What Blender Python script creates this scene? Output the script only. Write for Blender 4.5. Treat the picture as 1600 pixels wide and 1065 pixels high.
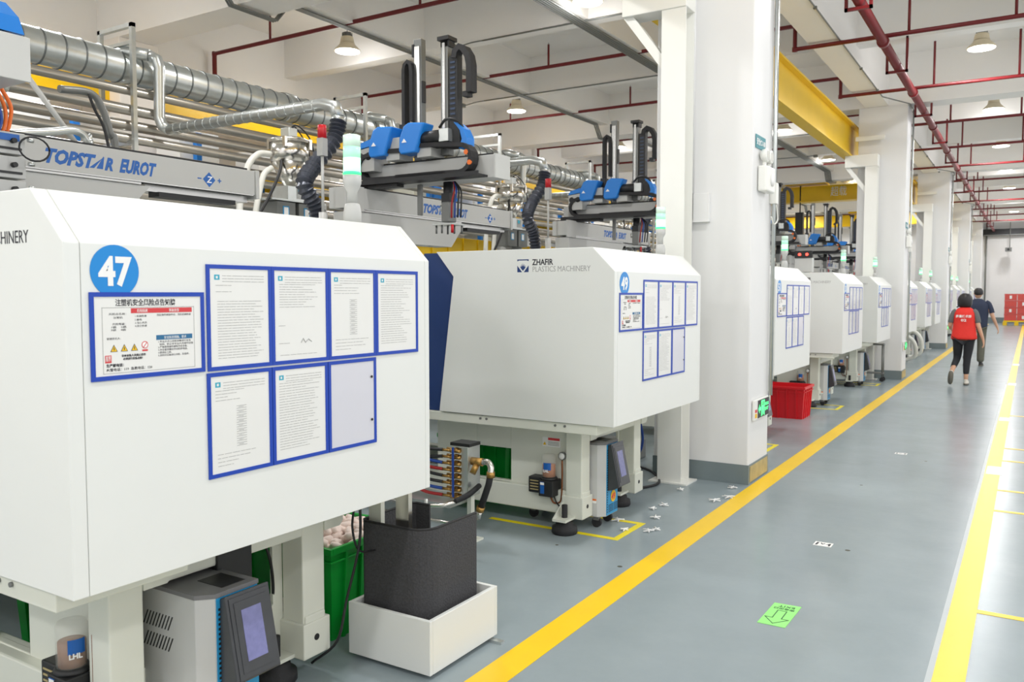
import bpy, bmesh, math, random
from mathutils import Vector, Matrix
random.seed(7)
for o in list(bpy.data.objects): bpy.data.objects.remove(o)
S = bpy.context.scene
COL = S.collection
PI = math.pi
# ------------------------------------------------------------ camera
cam = bpy.data.cameras.new('camera'); camo = bpy.data.objects.new('camera', cam); COL.objects.link(camo)
YAW = math.atan2(810, math.hypot(1300, 74.5)); PIT = math.atan2(74.5, 1300)
camo.location = (0, 0, 1.6)
camo.rotation_euler = (PI/2 - PIT, 0, YAW)
cam.sensor_width = 36; cam.lens = 1300/1600*36; cam.clip_end = 200
cam.dof.use_dof = True; cam.dof.focus_distance = 4.2; cam.dof.aperture_fstop = 6.0
S.camera = camo
# ------------------------------------------------------------ world, lights, exposure
w = bpy.data.worlds.new('world'); S.world = w; w.use_nodes = True
w.node_tree.nodes['Background'].inputs[0].default_value = (1.0, .99, .985, 1)
w.node_tree.nodes['Background'].inputs[1].default_value = .95
S.view_settings.view_transform = 'Standard'; S.view_settings.look = 'None'
S.view_settings.exposure = 0.32; S.view_settings.gamma = 1.0
S.view_settings.use_curve_mapping = False
LAMP_X = (-9.1, -4.95, -.75, 3.6); LAMP_Y = [-4.2, -.2, 4.8] + [9.8 + 5*i for i in range(9)]
LAMP_Z = 5.34
ldat = bpy.data.lights.new('high_bay_light', 'AREA'); ldat.shape = 'DISK'; ldat.size = .4
ldat.energy = 22; ldat.color = (1, .995, 1.0)
ldat.spread = PI*.95
for lx in LAMP_X:
    for ly in LAMP_Y:
        lo = bpy.data.objects.new('high_bay_light', ldat); COL.objects.link(lo)
        lo.location = (lx, ly, LAMP_Z - .03)
# wide beam of the open bowl
sdat = bpy.data.lights.new('bowl_beam', 'SPOT'); sdat.energy = 80; sdat.spot_size = math.radians(168); sdat.spot_blend = .25; sdat.shadow_soft_size = .18; sdat.color = (1, .995, 1.0)
for lx in LAMP_X:
    for ly in LAMP_Y:
        lo = bpy.data.objects.new('bowl_beam', sdat); COL.objects.link(lo); lo.location = (lx, ly, LAMP_Z - .04)
# added fill points hung below each lamp to brighten the ceiling; no real source
pdat = bpy.data.lights.new('ceiling_fill', 'POINT'); pdat.energy = 11; pdat.shadow_soft_size = .16; pdat.color = (1, .99, .99)
for lx in LAMP_X:
    for ly in LAMP_Y:
        lo = bpy.data.objects.new('ceiling_fill', pdat); COL.objects.link(lo); lo.location = (lx, ly, LAMP_Z - .3)
# ------------------------------------------------------------ materials
def mat(name, col, rough=.5, metal=0, var=.04, scale=6, bump=0, emit=None, alpha=None, coat=0, trans=0):
    m = bpy.data.materials.new(name); m.use_nodes = True
    nt = m.node_tree; b = nt.nodes['Principled BSDF']
    b.inputs['Roughness'].default_value = rough; b.inputs['Metallic'].default_value = metal
    if coat: b.inputs['Coat Weight'].default_value = coat
    if trans: b.inputs['Transmission Weight'].default_value = trans
    if emit:
        b.inputs['Emission Color'].default_value = (*col, 1); b.inputs['Emission Strength'].default_value = emit
    c = (*col, 1)
    if var:
        tc = nt.nodes.new('ShaderNodeTexCoord'); n = nt.nodes.new('ShaderNodeTexNoise'); n.inputs['Scale'].default_value = scale
        n.inputs['Detail'].default_value = 4
        nt.links.new(tc.outputs['Object'], n.inputs['Vector'])
        mx = nt.nodes.new('ShaderNodeMix'); mx.data_type = 'RGBA'
        mx.inputs[6].default_value = (*[max(0, x*(1-var)) for x in col], 1); mx.inputs[7].default_value = (*[min(1, x*(1+var)) for x in col], 1)
        nt.links.new(n.outputs['Fac'], mx.inputs[0]); nt.links.new(mx.outputs[2], b.inputs['Base Color'])
        if bump:
            bp = nt.nodes.new('ShaderNodeBump'); bp.inputs['Strength'].default_value = bump; bp.inputs['Distance'].default_value = .01
            nt.links.new(n.outputs['Fac'], bp.inputs['Height']); nt.links.new(bp.outputs[0], b.inputs['Normal'])
    else: b.inputs['Base Color'].default_value = c
    if alpha is not None: b.inputs['Alpha'].default_value = alpha
    return m
def srgb(r, g, b):
    f = lambda c: (c/255/12.92) if c <= 10 else ((c/255+.055)/1.055)**2.4
    return (f(r), f(g), f(b))
M = {}
M['cream'] = mat('machine_white', srgb(226, 228, 224), .35, var=.015)
M['cream2'] = mat('machine_frame_cream', srgb(220, 222, 210), .42, var=.02)
M['wall'] = mat('wall_paint', srgb(240, 234, 226), .8, var=.03, scale=1.5)
M['beam'] = mat('ceiling_paint', srgb(243, 241, 237), .8, var=.03, scale=1.2)
M['column'] = mat('column_paint', srgb(229, 229, 228), .5, var=.02, scale=3)
M['steelwhite'] = mat('white_steel', srgb(236, 236, 230), .4, var=.02)
M['red'] = mat('sprinkler_red', srgb(112, 22, 26), .42, var=.1)
M['yellow'] = mat('crane_yellow', srgb(238, 196, 12), .4, var=.06, scale=3)
M['tape'] = mat('floor_yellow', srgb(250, 205, 5), .35, var=.06, scale=5)
M['tape2'] = mat('tape_yellow', srgb(246, 226, 20), .35, var=.05, scale=9)
M['white'] = mat('white_paper', srgb(238, 238, 236), .55, var=.02)
M['sheet'] = mat('paper_sheet', srgb(228, 228, 224), .35, var=.02, scale=14, coat=.4)
M['plain'] = mat('plain_back', srgb(208, 208, 216), .3, var=.01, coat=.4)
M['blueframe'] = mat('blue_frame', srgb(8, 62, 170), .4, var=.05)
M['ink'] = mat('grey_print', srgb(165, 165, 163), .6, var=.2, scale=60)
M['black_ink'] = mat('dark_print', srgb(45, 45, 52), .6, var=0)
M['navy'] = mat('navy_panel', srgb(26, 56, 112), .45, var=.05)
M['dot'] = mat('sticker_blue', srgb(0, 132, 208), .35, var=.02)
M['blue'] = mat('cover_blue', srgb(28, 124, 212), .35, var=.03)
M['letterblue'] = mat('letter_blue', srgb(18, 92, 172), .4, var=0)
M['grey'] = mat('robot_grey', srgb(186, 187, 184), .42, var=.02)
M['grey2'] = mat('dark_grey_metal', srgb(120, 122, 120), .4, metal=.3, var=.05)
M['rail'] = mat('steel_rail', srgb(190, 190, 188), .25, metal=.9, var=.06)
M['black'] = mat('black_plastic', srgb(28, 29, 31), .5, var=.1)
M['rubber'] = mat('black_rubber', srgb(34, 34, 36), .7, var=.15, bump=.3, scale=30)
M['chrome'] = mat('polished_steel', srgb(222, 219, 212), .2, metal=1, var=.04)
M['galv'] = mat('galvanized', srgb(204, 208, 206), .3, metal=.8, var=.12, scale=14)
M['alu'] = mat('pipe_cladding', srgb(178, 173, 164), .3, metal=.8, var=.12, scale=5)
M['conduit'] = mat('conduit_grey', srgb(128, 130, 126), .45, metal=.4, var=.08)
M['green'] = mat('crate_green', srgb(0, 158, 52), .4, var=.05)
M['redbox'] = mat('crate_red', srgb(214, 22, 34), .4, var=.05)
M['pink'] = mat('pale_parts', srgb(243, 224, 214), .5, var=.05)
M['felt'] = mat('black_felt', srgb(66, 66, 68), .95, var=.4, scale=120, bump=.5)
M['brass'] = mat('brass', srgb(176, 138, 78), .35, metal=.8, var=.15, scale=20)
M['copper'] = mat('copper_line', srgb(140, 84, 50), .4, metal=.6, var=.1)
M['hosered'] = mat('red_hose', srgb(160, 30, 30), .5, var=.1)
M['hoseblue'] = mat('blue_hose', srgb(30, 70, 150), .5, var=.1)
M['orange'] = mat('orange', srgb(226, 110, 36), .5, var=.1)
M['redp'] = mat('print_red', srgb(208, 62, 66), .5, var=.03)
M['tealp'] = mat('print_teal', srgb(38, 104, 146), .5, var=.03)
M['teal'] = mat('sign_teal', srgb(20, 130, 140), .4, var=.03)
M['warn'] = mat('warning_yellow', srgb(236, 190, 30), .5, var=.03)
M['logo'] = mat('logo_cyan', srgb(50, 165, 190), .5, var=.03)
M['mtgrey'] = mat('heater_grey', srgb(196, 197, 196), .38, var=.02)
M['mtdark'] = mat('heater_top_grey', srgb(118, 118, 120), .45, var=.03)
M['mtblue'] = mat('heater_blue', srgb(40, 146, 200), .4, var=.03)
M['bezel'] = mat('panel_charcoal', srgb(62, 64, 68), .3, var=.15, scale=30)
M['screen'] = mat('screen', srgb(120, 122, 170), .15, var=.25, scale=40, emit=None)
M['grease'] = mat('grease_amber', srgb(190, 112, 60), .45, var=.15, scale=20)
M['grease47'] = mat('grease_brown', srgb(150, 108, 84), .45, var=.15, scale=20)
M['exitgreen'] = mat('exit_mat_green', srgb(150, 232, 128), .4, var=.05)
M['dkgreen'] = mat('dark_green_print', srgb(20, 96, 50), .5, var=0)
M['signgreen'] = mat('exit_glow', (.08, .95, .25), .4, var=0, emit=1.1)
M['lampglow'] = mat('lamp_diffuser', (1, .98, .95), .4, var=0, emit=9)
M['lampbody'] = mat('lamp_housing', srgb(216, 205, 178), .4, var=.04)
M['greenlamp'] = mat('green_beacon', (.04, 1, .2), .3, var=0, emit=1.3)
M['greenhot'] = mat('green_beacon_core', (.34, 1, .52), .3, var=0, emit=1.5)
M['whitelamp'] = mat('beacon_unlit', srgb(216, 244, 226), .25, var=0, emit=.0)
M['palegreen'] = mat('beacon_pale', (.36, .9, .52), .3, var=0, emit=.45)
M['redlamp'] = mat('red_led', (1, .06, .04), .3, var=0, emit=3)
M['beacred'] = mat('red_beacon', srgb(196, 30, 40), .3, var=.03)
M['skirt'] = mat('column_skirt', srgb(118, 130, 132), .5, var=.08)
M['worn'] = mat('worn_yellow', srgb(176, 160, 112), .6, var=.3, scale=14)
M['seam'] = mat('duct_seam', srgb(120, 124, 124), .35, metal=.7, var=.1)
M['pale_line'] = mat('pale_floor_line', srgb(172, 180, 182), .35, var=.03)
M['dimblue'] = mat('chain_blue', srgb(50, 66, 92), .5, var=.1)
M['skin'] = mat('skin', srgb(206, 160, 132), .5, var=.04)
M['hair'] = mat('hair', srgb(26, 24, 26), .45, var=.3, scale=40)
M['vest'] = mat('vest_red', srgb(222, 44, 34), .7, var=.06, scale=20, bump=.2)
M['tee'] = mat('tee_grey', srgb(98, 100, 100), .8, var=.08, scale=30)
M['teenavy'] = mat('tee_navy', srgb(40, 48, 70), .8, var=.08, scale=30)
M['pants'] = mat('pants_black', srgb(34, 35, 40), .8, var=.1, scale=30)
M['khaki'] = mat('pants_khaki', srgb(96, 96, 84), .8, var=.1, scale=30)
M['shoe'] = mat('shoe_white', srgb(226, 220, 208), .6, var=.04)
M['sole'] = mat('sole', srgb(110, 106, 96), .7, var=.1)
M['dshoe'] = mat('shoe_dark', srgb(40, 40, 38), .6, var=.1)
M['whitehose'] = mat('white_hose', srgb(226, 226, 218), .4, var=.03)
M['flex'] = mat('flexible_duct', srgb(66, 70, 80), .38, metal=.35, var=.15, scale=30)
M['brick'] = mat('redcrates', srgb(204, 44, 26), .35, var=.12, scale=3)
def glass(name, col, rough=.08, alpha=.35):
    m = mat(name, col, rough, var=0); m.node_tree.nodes['Principled BSDF'].inputs['Alpha'].default_value = alpha; return m
M['clear'] = glass('clear_plastic', srgb(225, 225, 218), .1, .22)
M['film'] = glass('stretch_film', srgb(250, 240, 240), .1, .06)
# floor: glossy epoxy
def floor_mat():
    m = bpy.data.materials.new('epoxy_floor'); m.use_nodes = True; nt = m.node_tree; b = nt.nodes['Principled BSDF']
    tc = nt.nodes.new('ShaderNodeTexCoord')
    def noise(s, d=5, r=.5):
        n = nt.nodes.new('ShaderNodeTexNoise'); n.inputs['Scale'].default_value = s; n.inputs['Detail'].default_value = d; n.inputs['Roughness'].default_value = r
        nt.links.new(tc.outputs['Object'], n.inputs['Vector']); return n
    n1 = noise(.7); n2 = noise(7); n3 = noise(2.2, 8, .7)
    mx = nt.nodes.new('ShaderNodeMix'); mx.data_type = 'RGBA'
    mx.inputs[6].default_value = (*srgb(138, 151, 156), 1); mx.inputs[7].default_value = (*srgb(154, 165, 168), 1)
    nt.links.new(n1.outputs['Fac'], mx.inputs[0])
    mx2 = nt.nodes.new('ShaderNodeMix'); mx2.data_type = 'RGBA'; mx2.blend_type = 'MULTIPLY'; mx2.inputs[0].default_value = .3
    r = nt.nodes.new('ShaderNodeValToRGB'); r.color_ramp.elements[0].color = (.78, .79, .79, 1); r.color_ramp.elements[0].position = .35
    r.color_ramp.elements[1].position = .65
    nt.links.new(n3.outputs['Fac'], r.inputs[0]); nt.links.new(mx.outputs[2], mx2.inputs[6]); nt.links.new(r.outputs[0], mx2.inputs[7])
    # small dark specks
    v = nt.nodes.new('ShaderNodeTexVoronoi'); v.inputs['Scale'].default_value = 1.7; nt.links.new(tc.outputs['Object'], v.inputs['Vector'])
    lt = nt.nodes.new('ShaderNodeMath'); lt.operation = 'LESS_THAN'; lt.inputs[1].default_value = .028
    nt.links.new(v.outputs['Distance'], lt.inputs[0])
    mx3 = nt.nodes.new('ShaderNodeMix'); mx3.data_type = 'RGBA'; mx3.inputs[7].default_value = (*srgb(84, 84, 74), 1)
    nt.links.new(lt.outputs[0], mx3.inputs[0]); nt.links.new(mx2.outputs[2], mx3.inputs[6]); nt.links.new(mx3.outputs[2], b.inputs['Base Color'])
    b.inputs['Specular IOR Level'].default_value = .2
    mr = nt.nodes.new('ShaderNodeMapRange'); mr.inputs[3].default_value = .16; mr.inputs[4].default_value = .3
    nt.links.new(n3.outputs['Fac'], mr.inputs[0]); nt.links.new(mr.outputs[0], b.inputs['Roughness'])
    bu = nt.nodes.new('ShaderNodeBump'); bu.inputs['Strength'].default_value = .05; bu.inputs['Distance'].default_value = .02
    nt.links.new(n2.outputs['Fac'], bu.inputs['Height']); nt.links.new(bu.outputs[0], b.inputs['Normal'])
    return m
M['floor'] = floor_mat()
# ------------------------------------------------------------ mesh helpers
class MB:
    def __init__(s): s.v = []; s.f = []; s.smooth = []
    def add(s, vs, fs, sm=False):
        o = len(s.v); s.v += [tuple(p) for p in vs]; s.f += [tuple(i+o for i in f) for f in fs]; s.smooth += [sm]*len(fs)
        return s
    def box(s, x0, x1, y0, y1, z0, z1):
        return s.add([(x0,y0,z0),(x1,y0,z0),(x1,y1,z0),(x0,y1,z0),(x0,y0,z1),(x1,y0,z1),(x1,y1,z1),(x0,y1,z1)],
                     [(0,3,2,1),(4,5,6,7),(0,1,5,4),(1,2,6,5),(2,3,7,6),(3,0,4,7)])
    def taper(s, b, z0, t, z1):   # b,t = (x0,x1,y0,y1)
        return s.add([(b[0],b[2],z0),(b[1],b[2],z0),(b[1],b[3],z0),(b[0],b[3],z0),(t[0],t[2],z1),(t[1],t[2],z1),(t[1],t[3],z1),(t[0],t[3],z1)],
                     [(0,3,2,1),(4,5,6,7),(0,1,5,4),(1,2,6,5),(2,3,7,6),(3,0,4,7)])
    def prism(s, poly, ax, a, b):  # poly 2d in remaining axes order, extruded along ax
        n = len(poly)
        def p(q, h):
            return {'x': (h, q[0], q[1]), 'y': (q[0], h, q[1]), 'z': (q[0], q[1], h)}[ax]
        vs = [p(q, a) for q in poly] + [p(q, b) for q in poly]
        area = sum(poly[i][0]*poly[(i+1) % n][1]-poly[(i+1) % n][0]*poly[i][1] for i in range(n))
        fs = [tuple(range(n)), tuple(range(2*n-1, n-1, -1))] + [(i, i+n, (i+1) % n+n, (i+1) % n) for i in range(n)]
        flip = (area > 0) != (ax == 'y')
        if (b-a) < 0: flip = not flip
        if flip: fs = [tuple(reversed(f)) for f in fs]
        return s.add(vs, fs)
    def cyl(s, p0, p1, r, n=16, r1=None, sm=True):
        p0 = Vector(p0); p1 = Vector(p1); d = (p1-p0).normalized(); r1 = r if r1 is None else r1
        a = d.orthogonal().normalized(); b = d.cross(a)
        vs = [p0+(a*math.cos(2*PI*i/n)+b*math.sin(2*PI*i/n))*r for i in range(n)]+[p1+(a*math.cos(2*PI*i/n)+b*math.sin(2*PI*i/n))*r1 for i in range(n)]
        s.add(vs, [(i, (i+1) % n, (i+1) % n+n, i+n) for i in range(n)], sm)
        o = len(s.v)-2*n
        s.f += [tuple(o+i for i in reversed(range(n))), tuple(o+n+i for i in range(n))]; s.smooth += [False, False]
        return s
    def tube(s, pts, r, n=8, closed=False, rf=None):
        pts = [Vector(p) for p in pts]; m = len(pts); rings = []
        up = None
        for i, p in enumerate(pts):
            if i == 0: d = pts[1]-pts[0]
            elif i == m-1: d = pts[-1]-pts[-2]
            else: d = (pts[i]-pts[i-1]).normalized()+(pts[i+1]-pts[i]).normalized()
            d = d.normalized() if d.length > 1e-9 else Vector((0, 0, 1))
            if up is None: up = d.orthogonal().normalized()
            up = (up-d*up.dot(d)); up = up.normalized() if up.length > 1e-6 else d.orthogonal().normalized()
            b = d.cross(up); rr = rf(i) if rf else r
            k = 1.0
            if 0 < i < m-1:
                c = (pts[i]-pts[i-1]).normalized().dot((pts[i+1]-pts[i]).normalized()); k = min(1.4, 1/max(.5, math.sqrt((1+c)/2)))
            rings.append([p+(up*math.cos(2*PI*j/n)+b*math.sin(2*PI*j/n))*rr*(k if k > 1.02 and not rf else 1) for j in range(n)])
        vs = [q for ring in rings for q in ring]
        fs = [(i*n+j, i*n+(j+1) % n, (i+1)*n+(j+1) % n, (i+1)*n+j) for i in range(m-1) for j in range(n)]
        s.add(vs, fs, True); o = len(s.v)-m*n
        s.f += [tuple(o+j for j in reversed(range(n))), tuple(o+(m-1)*n+j for j in range(n))]; s.smooth += [False, False]
        return s
    def strip(s, pts, wy, th):  # flat chain swept in XZ plane: pts (x,z), y range wy, thickness th
        P = [Vector((p[0], p[1])) for p in pts]; m = len(P); A = []; B = []
        for i in range(m):
            d = (P[min(i+1, m-1)]-P[max(i-1, 0)]).normalized(); nrm = Vector((-d.y, d.x))*th/2
            A.append(P[i]+nrm); B.append(P[i]-nrm)
        for i in range(m-1):
            q = [A[i], A[i+1], B[i+1], B[i]]
            s.prism([(v.x, v.y) for v in q], 'y', wy[0], wy[1])
        return s
    def lathe(s, c, prof, n=20, ax='z', sm=True):  # prof [(r,z)]
        vs = []
        for r, z in prof:
            for i in range(n):
                a = 2*PI*i/n; x, y = r*math.cos(a), r*math.sin(a)
                vs.append({'z': (c[0]+x, c[1]+y, c[2]+z), 'x': (c[0]+z, c[1]+x, c[2]+y), 'y': (c[0]+y, c[1]+z, c[2]+x)}[ax])
        m = len(prof)
        s.add(vs, [(k*n+i, k*n+(i+1) % n, (k+1)*n+(i+1) % n, (k+1)*n+i) for k in range(m-1) for i in range(n)], sm)
        o = len(s.v)-m*n
        s.f += [tuple(o+i for i in reversed(range(n))), tuple(o+(m-1)*n+i for i in range(n))]; s.smooth += [False, False]
        return s
    def build(s, name, m, parent=None, bevel=0, loc=None):
        me = bpy.data.meshes.new(name); me.from_pydata(s.v, [], s.f); me.polygons.foreach_set('use_smooth', s.smooth)
        me.materials.append(M[m] if isinstance(m, str) else m)
        if bevel:
            bm = bmesh.new(); bm.from_mesh(me)
            es = [e for e in bm.edges if len(e.link_faces) == 2 and e.calc_face_angle(0) > .5]
            bmesh.ops.bevel(bm, geom=es, offset=bevel, segments=2, affect='EDGES', profile=.5, clamp_overlap=True)
            bm.to_mesh(me); bm.free()
        me.update()
        o = bpy.data.objects.new(name, me); COL.objects.link(o)
        if loc: o.location = loc
        if parent: o.parent = parent
        return o
def tag(o, label=None, cat=None, group=None, kind=None):
    if label: o['label'] = label
    if cat: o['category'] = cat
    if group: o['group'] = group
    if kind: o['kind'] = kind
    return o
def thing(name, loc, label, cat, group=None, rz=0):
    o = bpy.data.objects.new(name, None); COL.objects.link(o); o.location = loc; o.rotation_euler = (0, 0, rz); o.empty_display_size = .1
    return tag(o, label, cat, group)
KIDS = {}
def kids(o): return [c for c in bpy.data.objects if c.parent == o]
def copy_tree(o, loc=None, label=None, group=None):
    def rec(a, par):
        c = a.copy(); COL.objects.link(c); c.parent = par
        for ch in CH.get(a, []): rec(ch, c)
        return c
    global CH
    CH = {}
    for q in bpy.data.objects:
        if q.parent: CH.setdefault(q.parent, []).append(q)
    c = rec(o, None)
    if loc: c.location = loc
    if label: c['label'] = label
    if group: c['group'] = group
    return c
ORD = ['first', 'second', 'third', 'fourth', 'fifth', 'sixth', 'seventh', 'eighth', 'ninth', 'tenth', 'eleventh', 'twelfth', 'thirteenth', 'fourteenth']
# flat lettering. plane: origin, u (right), n (normal)
def rotm(u, n):
    u = Vector(u).normalized(); n = Vector(n).normalized(); v = n.cross(u)
    return Matrix((u, v, n)).transposed().to_4x4()
AISLE = rotm((0, 1, 0), (1, 0, 0)); FRONT = rotm((1, 0, 0), (0, -1, 0)); UP = rotm((1, 0, 0), (0, 0, 1))
def text(s, size, m, R, loc, parent=None, name='lettering', bold=0, shear=0, width=None, align='LEFT', ext=.0004, space=1, res=2):
    cu = bpy.data.curves.new(name, 'FONT'); cu.body = s; cu.size = size; cu.offset = bold*size; cu.shear = shear; cu.extrude = ext
    cu.align_x = align; cu.space_character = space; cu.resolution_u = res; cu.space_line = .8
    o = bpy.data.objects.new('t', cu); COL.objects.link(o)
    dg = bpy.context.evaluated_depsgraph_get(); me = bpy.data.meshes.new_from_object(o.evaluated_get(dg))
    bpy.data.objects.remove(o)
    me.name = name
    if width and len(me.vertices):
        xs = [v.co.x for v in me.vertices]; k = width/(max(xs)-min(xs))
        for v in me.vertices: v.co.x *= k
    me.materials.clear(); me.materials.append(M[m])
    me.transform(Matrix.Translation(loc) @ R)
    q = bpy.data.objects.new(name, me); COL.objects.link(q)
    if parent: q.parent = parent
    return q
def smooth_path(pts, k=6):
    P = [Vector(p) for p in pts]; out = []
    Q = [P[0]*2-P[1]] + P + [P[-1]*2-P[-2]]
    for i in range(1, len(Q)-2):
        for j in range(k):
            t = j/k; a, b, c, d = Q[i-1], Q[i], Q[i+1], Q[i+2]
            out.append(.5*((2*b)+(-a+c)*t+(2*a-5*b+4*c-d)*t*t+(-a+3*b-3*c+d)*t**3))
    out.append(P[-1]); return out
def arc(cx, cz, r, a0, a1, n=8): return [(cx+r*math.cos(math.radians(a0+(a1-a0)*i/n)), cz+r*math.sin(math.radians(a0+(a1-a0)*i/n))) for i in range(n+1)]
# ------------------------------------------------------------ setting
def struct(mb, name, m, parent=None, **k):
    o = mb.build(name, m, parent, **k)
    if not parent: o['kind'] = 'structure'
    return o
struct(MB().box(-11.6, 5, -5, 52.2, -.1, 0), 'floor', 'floor')
struct(MB().box(-11.6, 5, -5, 52.2, 5.95, 6.1), 'ceiling', 'beam')
struct(MB().box(-11.6, -11.4, -5, 52.2, 0, 5.95), 'wall_left', 'wall')
struct(MB().box(-11.4, 5, 52, 52.2, 0, 5.95), 'wall_back', 'column')
struct(MB().box(-11.39, 5, 51.97, 52.01, 0, .3), 'baseboard_back', 'skirt')
CY = [-3.1, 6.88, 16.86, 26.85, 36.8, 46.7]
CDX = (0, 0, -.03, -.07, -.1, -.12)
def beamobj(x0, x1, y0, y1, z0, z1): struct(MB().box(x0, x1, y0, y1, z0, z1), 'trim_1', 'beam').name = 'ceiling_beam'
for x, wd, z in ((-2.52, .4, 5.05), (-8.1, .22, 5.3), (-5.3, .22, 5.3), (.3, .22, 5.3), (3.1, .22, 5.3)):
    beamobj(x-wd/2, x+wd/2, -5, 52, z, 5.95)
beamobj(-11.4, -11.02, -5, 52, 5.0, 5.95)
for y in CY:
    for dy, z, wd in ((0.02, 5.05, .5), (3.42, 5.3, .25), (6.6, 5.3, .25)):
        beamobj(-11.4, 5, y+dy, y+dy+wd, z+.001, 5.95)
for i, y in enumerate(CY):
    c = MB().box(-2.8, -1.96, y, y+.6, 0, 5.05).build('column', 'column', bevel=.012); c['kind'] = 'structure'; c.location.x = CDX[i]
    sk = MB().box(-2.805, -1.953, y-.006, y+.606, 0, .165).build('skirting', 'skirt', c)
    MB().box(-1.953, -1.948, y+.03, y+.56, .02, .15).build('worn_paint', 'worn', c)
    c = MB().box(-11.4, -10.5, y, y+.6, 0, 5.05).build('column', 'wall', bevel=.012); c['kind'] = 'structure'
# floor line markings
def mark(x0, x1, y0, y1, name, m, label, cat='floor marking', group=None, z=.002):
    return tag(MB().box(x0, x1, y0, y1, 0.0005, z).build(name, m), label, cat, group)
mark(-1.935, -1.785, -3, 50, 'floor_line', 'tape', 'long yellow floor line on the machine side of the aisle')
mark(-.30, -.18, -3, 50, 'floor_line', 'tape', 'long yellow floor line on the right side of the aisle')
mark(-.325, -.30, -3, 17, 'floor_line', 'pale_line', 'pale grey strip along the inner edge of the right yellow line', z=.0012)
for i, y in enumerate((4.70, 7.0, 7.75, 9.15, 9.9, 12.6)):
    mark(-.18, 2.2, y, y+.05, 'storage_line', 'tape', f'thin yellow line branching right from the aisle line, {ORD[i]} from the camera')
for i, (y0, y1) in enumerate(((8.42, 8.82), (12.05, 12.4), (16.8, 17.25), (21.5, 22))):
    mark(-.29, -.165, y0, y1, 'line_patch', 'white', f'white patch across the right yellow floor line, {ORD[i]} from the camera', z=.0035)
def tape_corner(y0, y1, x1, label):
    t = thing('floor_tape', (x1, y0, 0), label, 'floor tape')
    MB().box(-.045, 0, 0, y1-y0, .0005, .002).build('strip', 'tape2', t)
    MB().box(-1.0, -.0455, 0, .045, .0005, .002).build('strip', 'tape2', t)
    MB().box(-1.0, -.0455, y1-y0-.045, y1-y0, .0005, .002).build('strip', 'tape2', t)
tape_corner(4.87, 5.34, -2.225, 'yellow tape bay around the heater unit under the machine marked 49')
tape_corner(8.45, 8.9, -2.21, 'yellow tape bay just behind the nearest column')
tape_corner(12.0, 12.5, -2.2, 'yellow tape bay beside the red crate')
tape_corner(15.5, 15.9, -2.2, 'yellow tape bay before the second column')
tape_corner(1.6, 2.15, -2.2, 'yellow tape bay below the machine marked 47')
# green exit mat on the floor
em = thing('exit_mat', (-1.015, 4.15, 0), 'light green exit mat with outlined arrow lying on the aisle floor', 'floor sign', rz=0)
MB().add([(-.068,-.15,.002),(.066,-.15,.002),(.072,.165,.002),(-.062,.158,.002),(-.068,-.15,.0005),(.066,-.15,.0005),(.072,.165,.0005),(-.062,.158,.0005)],
         [(0,1,2,3),(4,7,6,5),(0,4,5,1),(1,5,6,2),(2,6,7,3),(3,7,4,0)]).build('mat', 'exitgreen', em)
def outline(pts, wd, mb, z0, z1):
    n = len(pts)
    for i in range(n):
        a = Vector(pts[i]); b = Vector(pts[(i+1) % n]); d = (b-a).normalized(); q = Vector((-d.y, d.x))*wd/2; a = a-d*wd/2; b = b+d*wd/2
        mb.prism([tuple(a+q), tuple(a-q), tuple(b-q), tuple(b+q)], 'z', z0, z1)
mb = MB(); outline([(-.02,.06),(.024,.06),(.024,-.05),(.058,-.05),(0,-.125),(-.056,-.05),(-.02,-.05)], .0045, mb, .0022, .0026)
mb.build('arrow', 'dkgreen', em)
RUP = rotm((-1, 0, 0), (0, 0, 1))
text('EXIT', .034, 'dkgreen', RUP, (.05, .135, .0022), em, width=-.1 and None, bold=.02, space=1.2)
text('安全出口', .026, 'dkgreen', RUP, (.055, .098, .0022), em, bold=.02)
for i, (x, y) in enumerate(((-1.075, 5.49), (-1.05, 9.05))):
    s_ = thing('floor_sticker', (x, y, 0), ('small white sticker with worn black marks on the aisle floor beyond the green mat', 'small worn white sticker on the aisle floor level with the nearest column')[i], 'sticker')
    MB().box(-.055, .055, -.045, .045, .0005, .002).build('backing', 'white', s_)
    mb = MB()
    for q in ([(-.045,-.03),(-.033,-.03),(-.028,.03),(-.042,.03)], [(-.02,.02),(-.004,-.012),(.01,.015),(.006,.026),(-.004,.004),(-.014,.028)], [(.014,-.004),(.036,.026),(.044,.026),(.044,-.03),(.034,-.03),(.03,.002)]):
        mb.prism(q, 'z', .002, .0023)
    mb.build('print', 'black_ink', s_)
# plastic sprue scraps
def scrap(x, y, a, s, lab):
    mb = MB(); 
    for k in range(3):
        t = a+k*PI/3*1.1; mb.tube([(math.cos(t)*s*.5*-1, math.sin(t)*s*.5*-1, .008+.004*k), (math.cos(t)*s*.5, math.sin(t)*s*.5, .008+.004*k)], .005, 5)
    mb.lathe((0, 0, 0), [(.001, .0005), (s*.12, .002), (s*.1, .015), (.001, .018)], 8)
    o = mb.build('plastic_scrap', 'white', loc=(x, y, 0)); tag(o, lab, 'plastic scrap', 'white plastic scraps on the floor near the first column')
for i, (x, y) in enumerate(((-2.1, 5.22), (-2.13, 5.16), (-2.02, 6.2), (-2.37, 6.4), (-2.03, 6.69), (-1.96, 6.36), (-2.33, 5.72), (-2.3, 5.86), (-2.42, 5.3), (-2.28, 5.1), (-2.22, 5.5))):
    scrap(x, y, i*.9, .06+.02*(i % 3), 'small white star-shaped plastic scrap lying on the grey floor before the nearest column')
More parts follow.
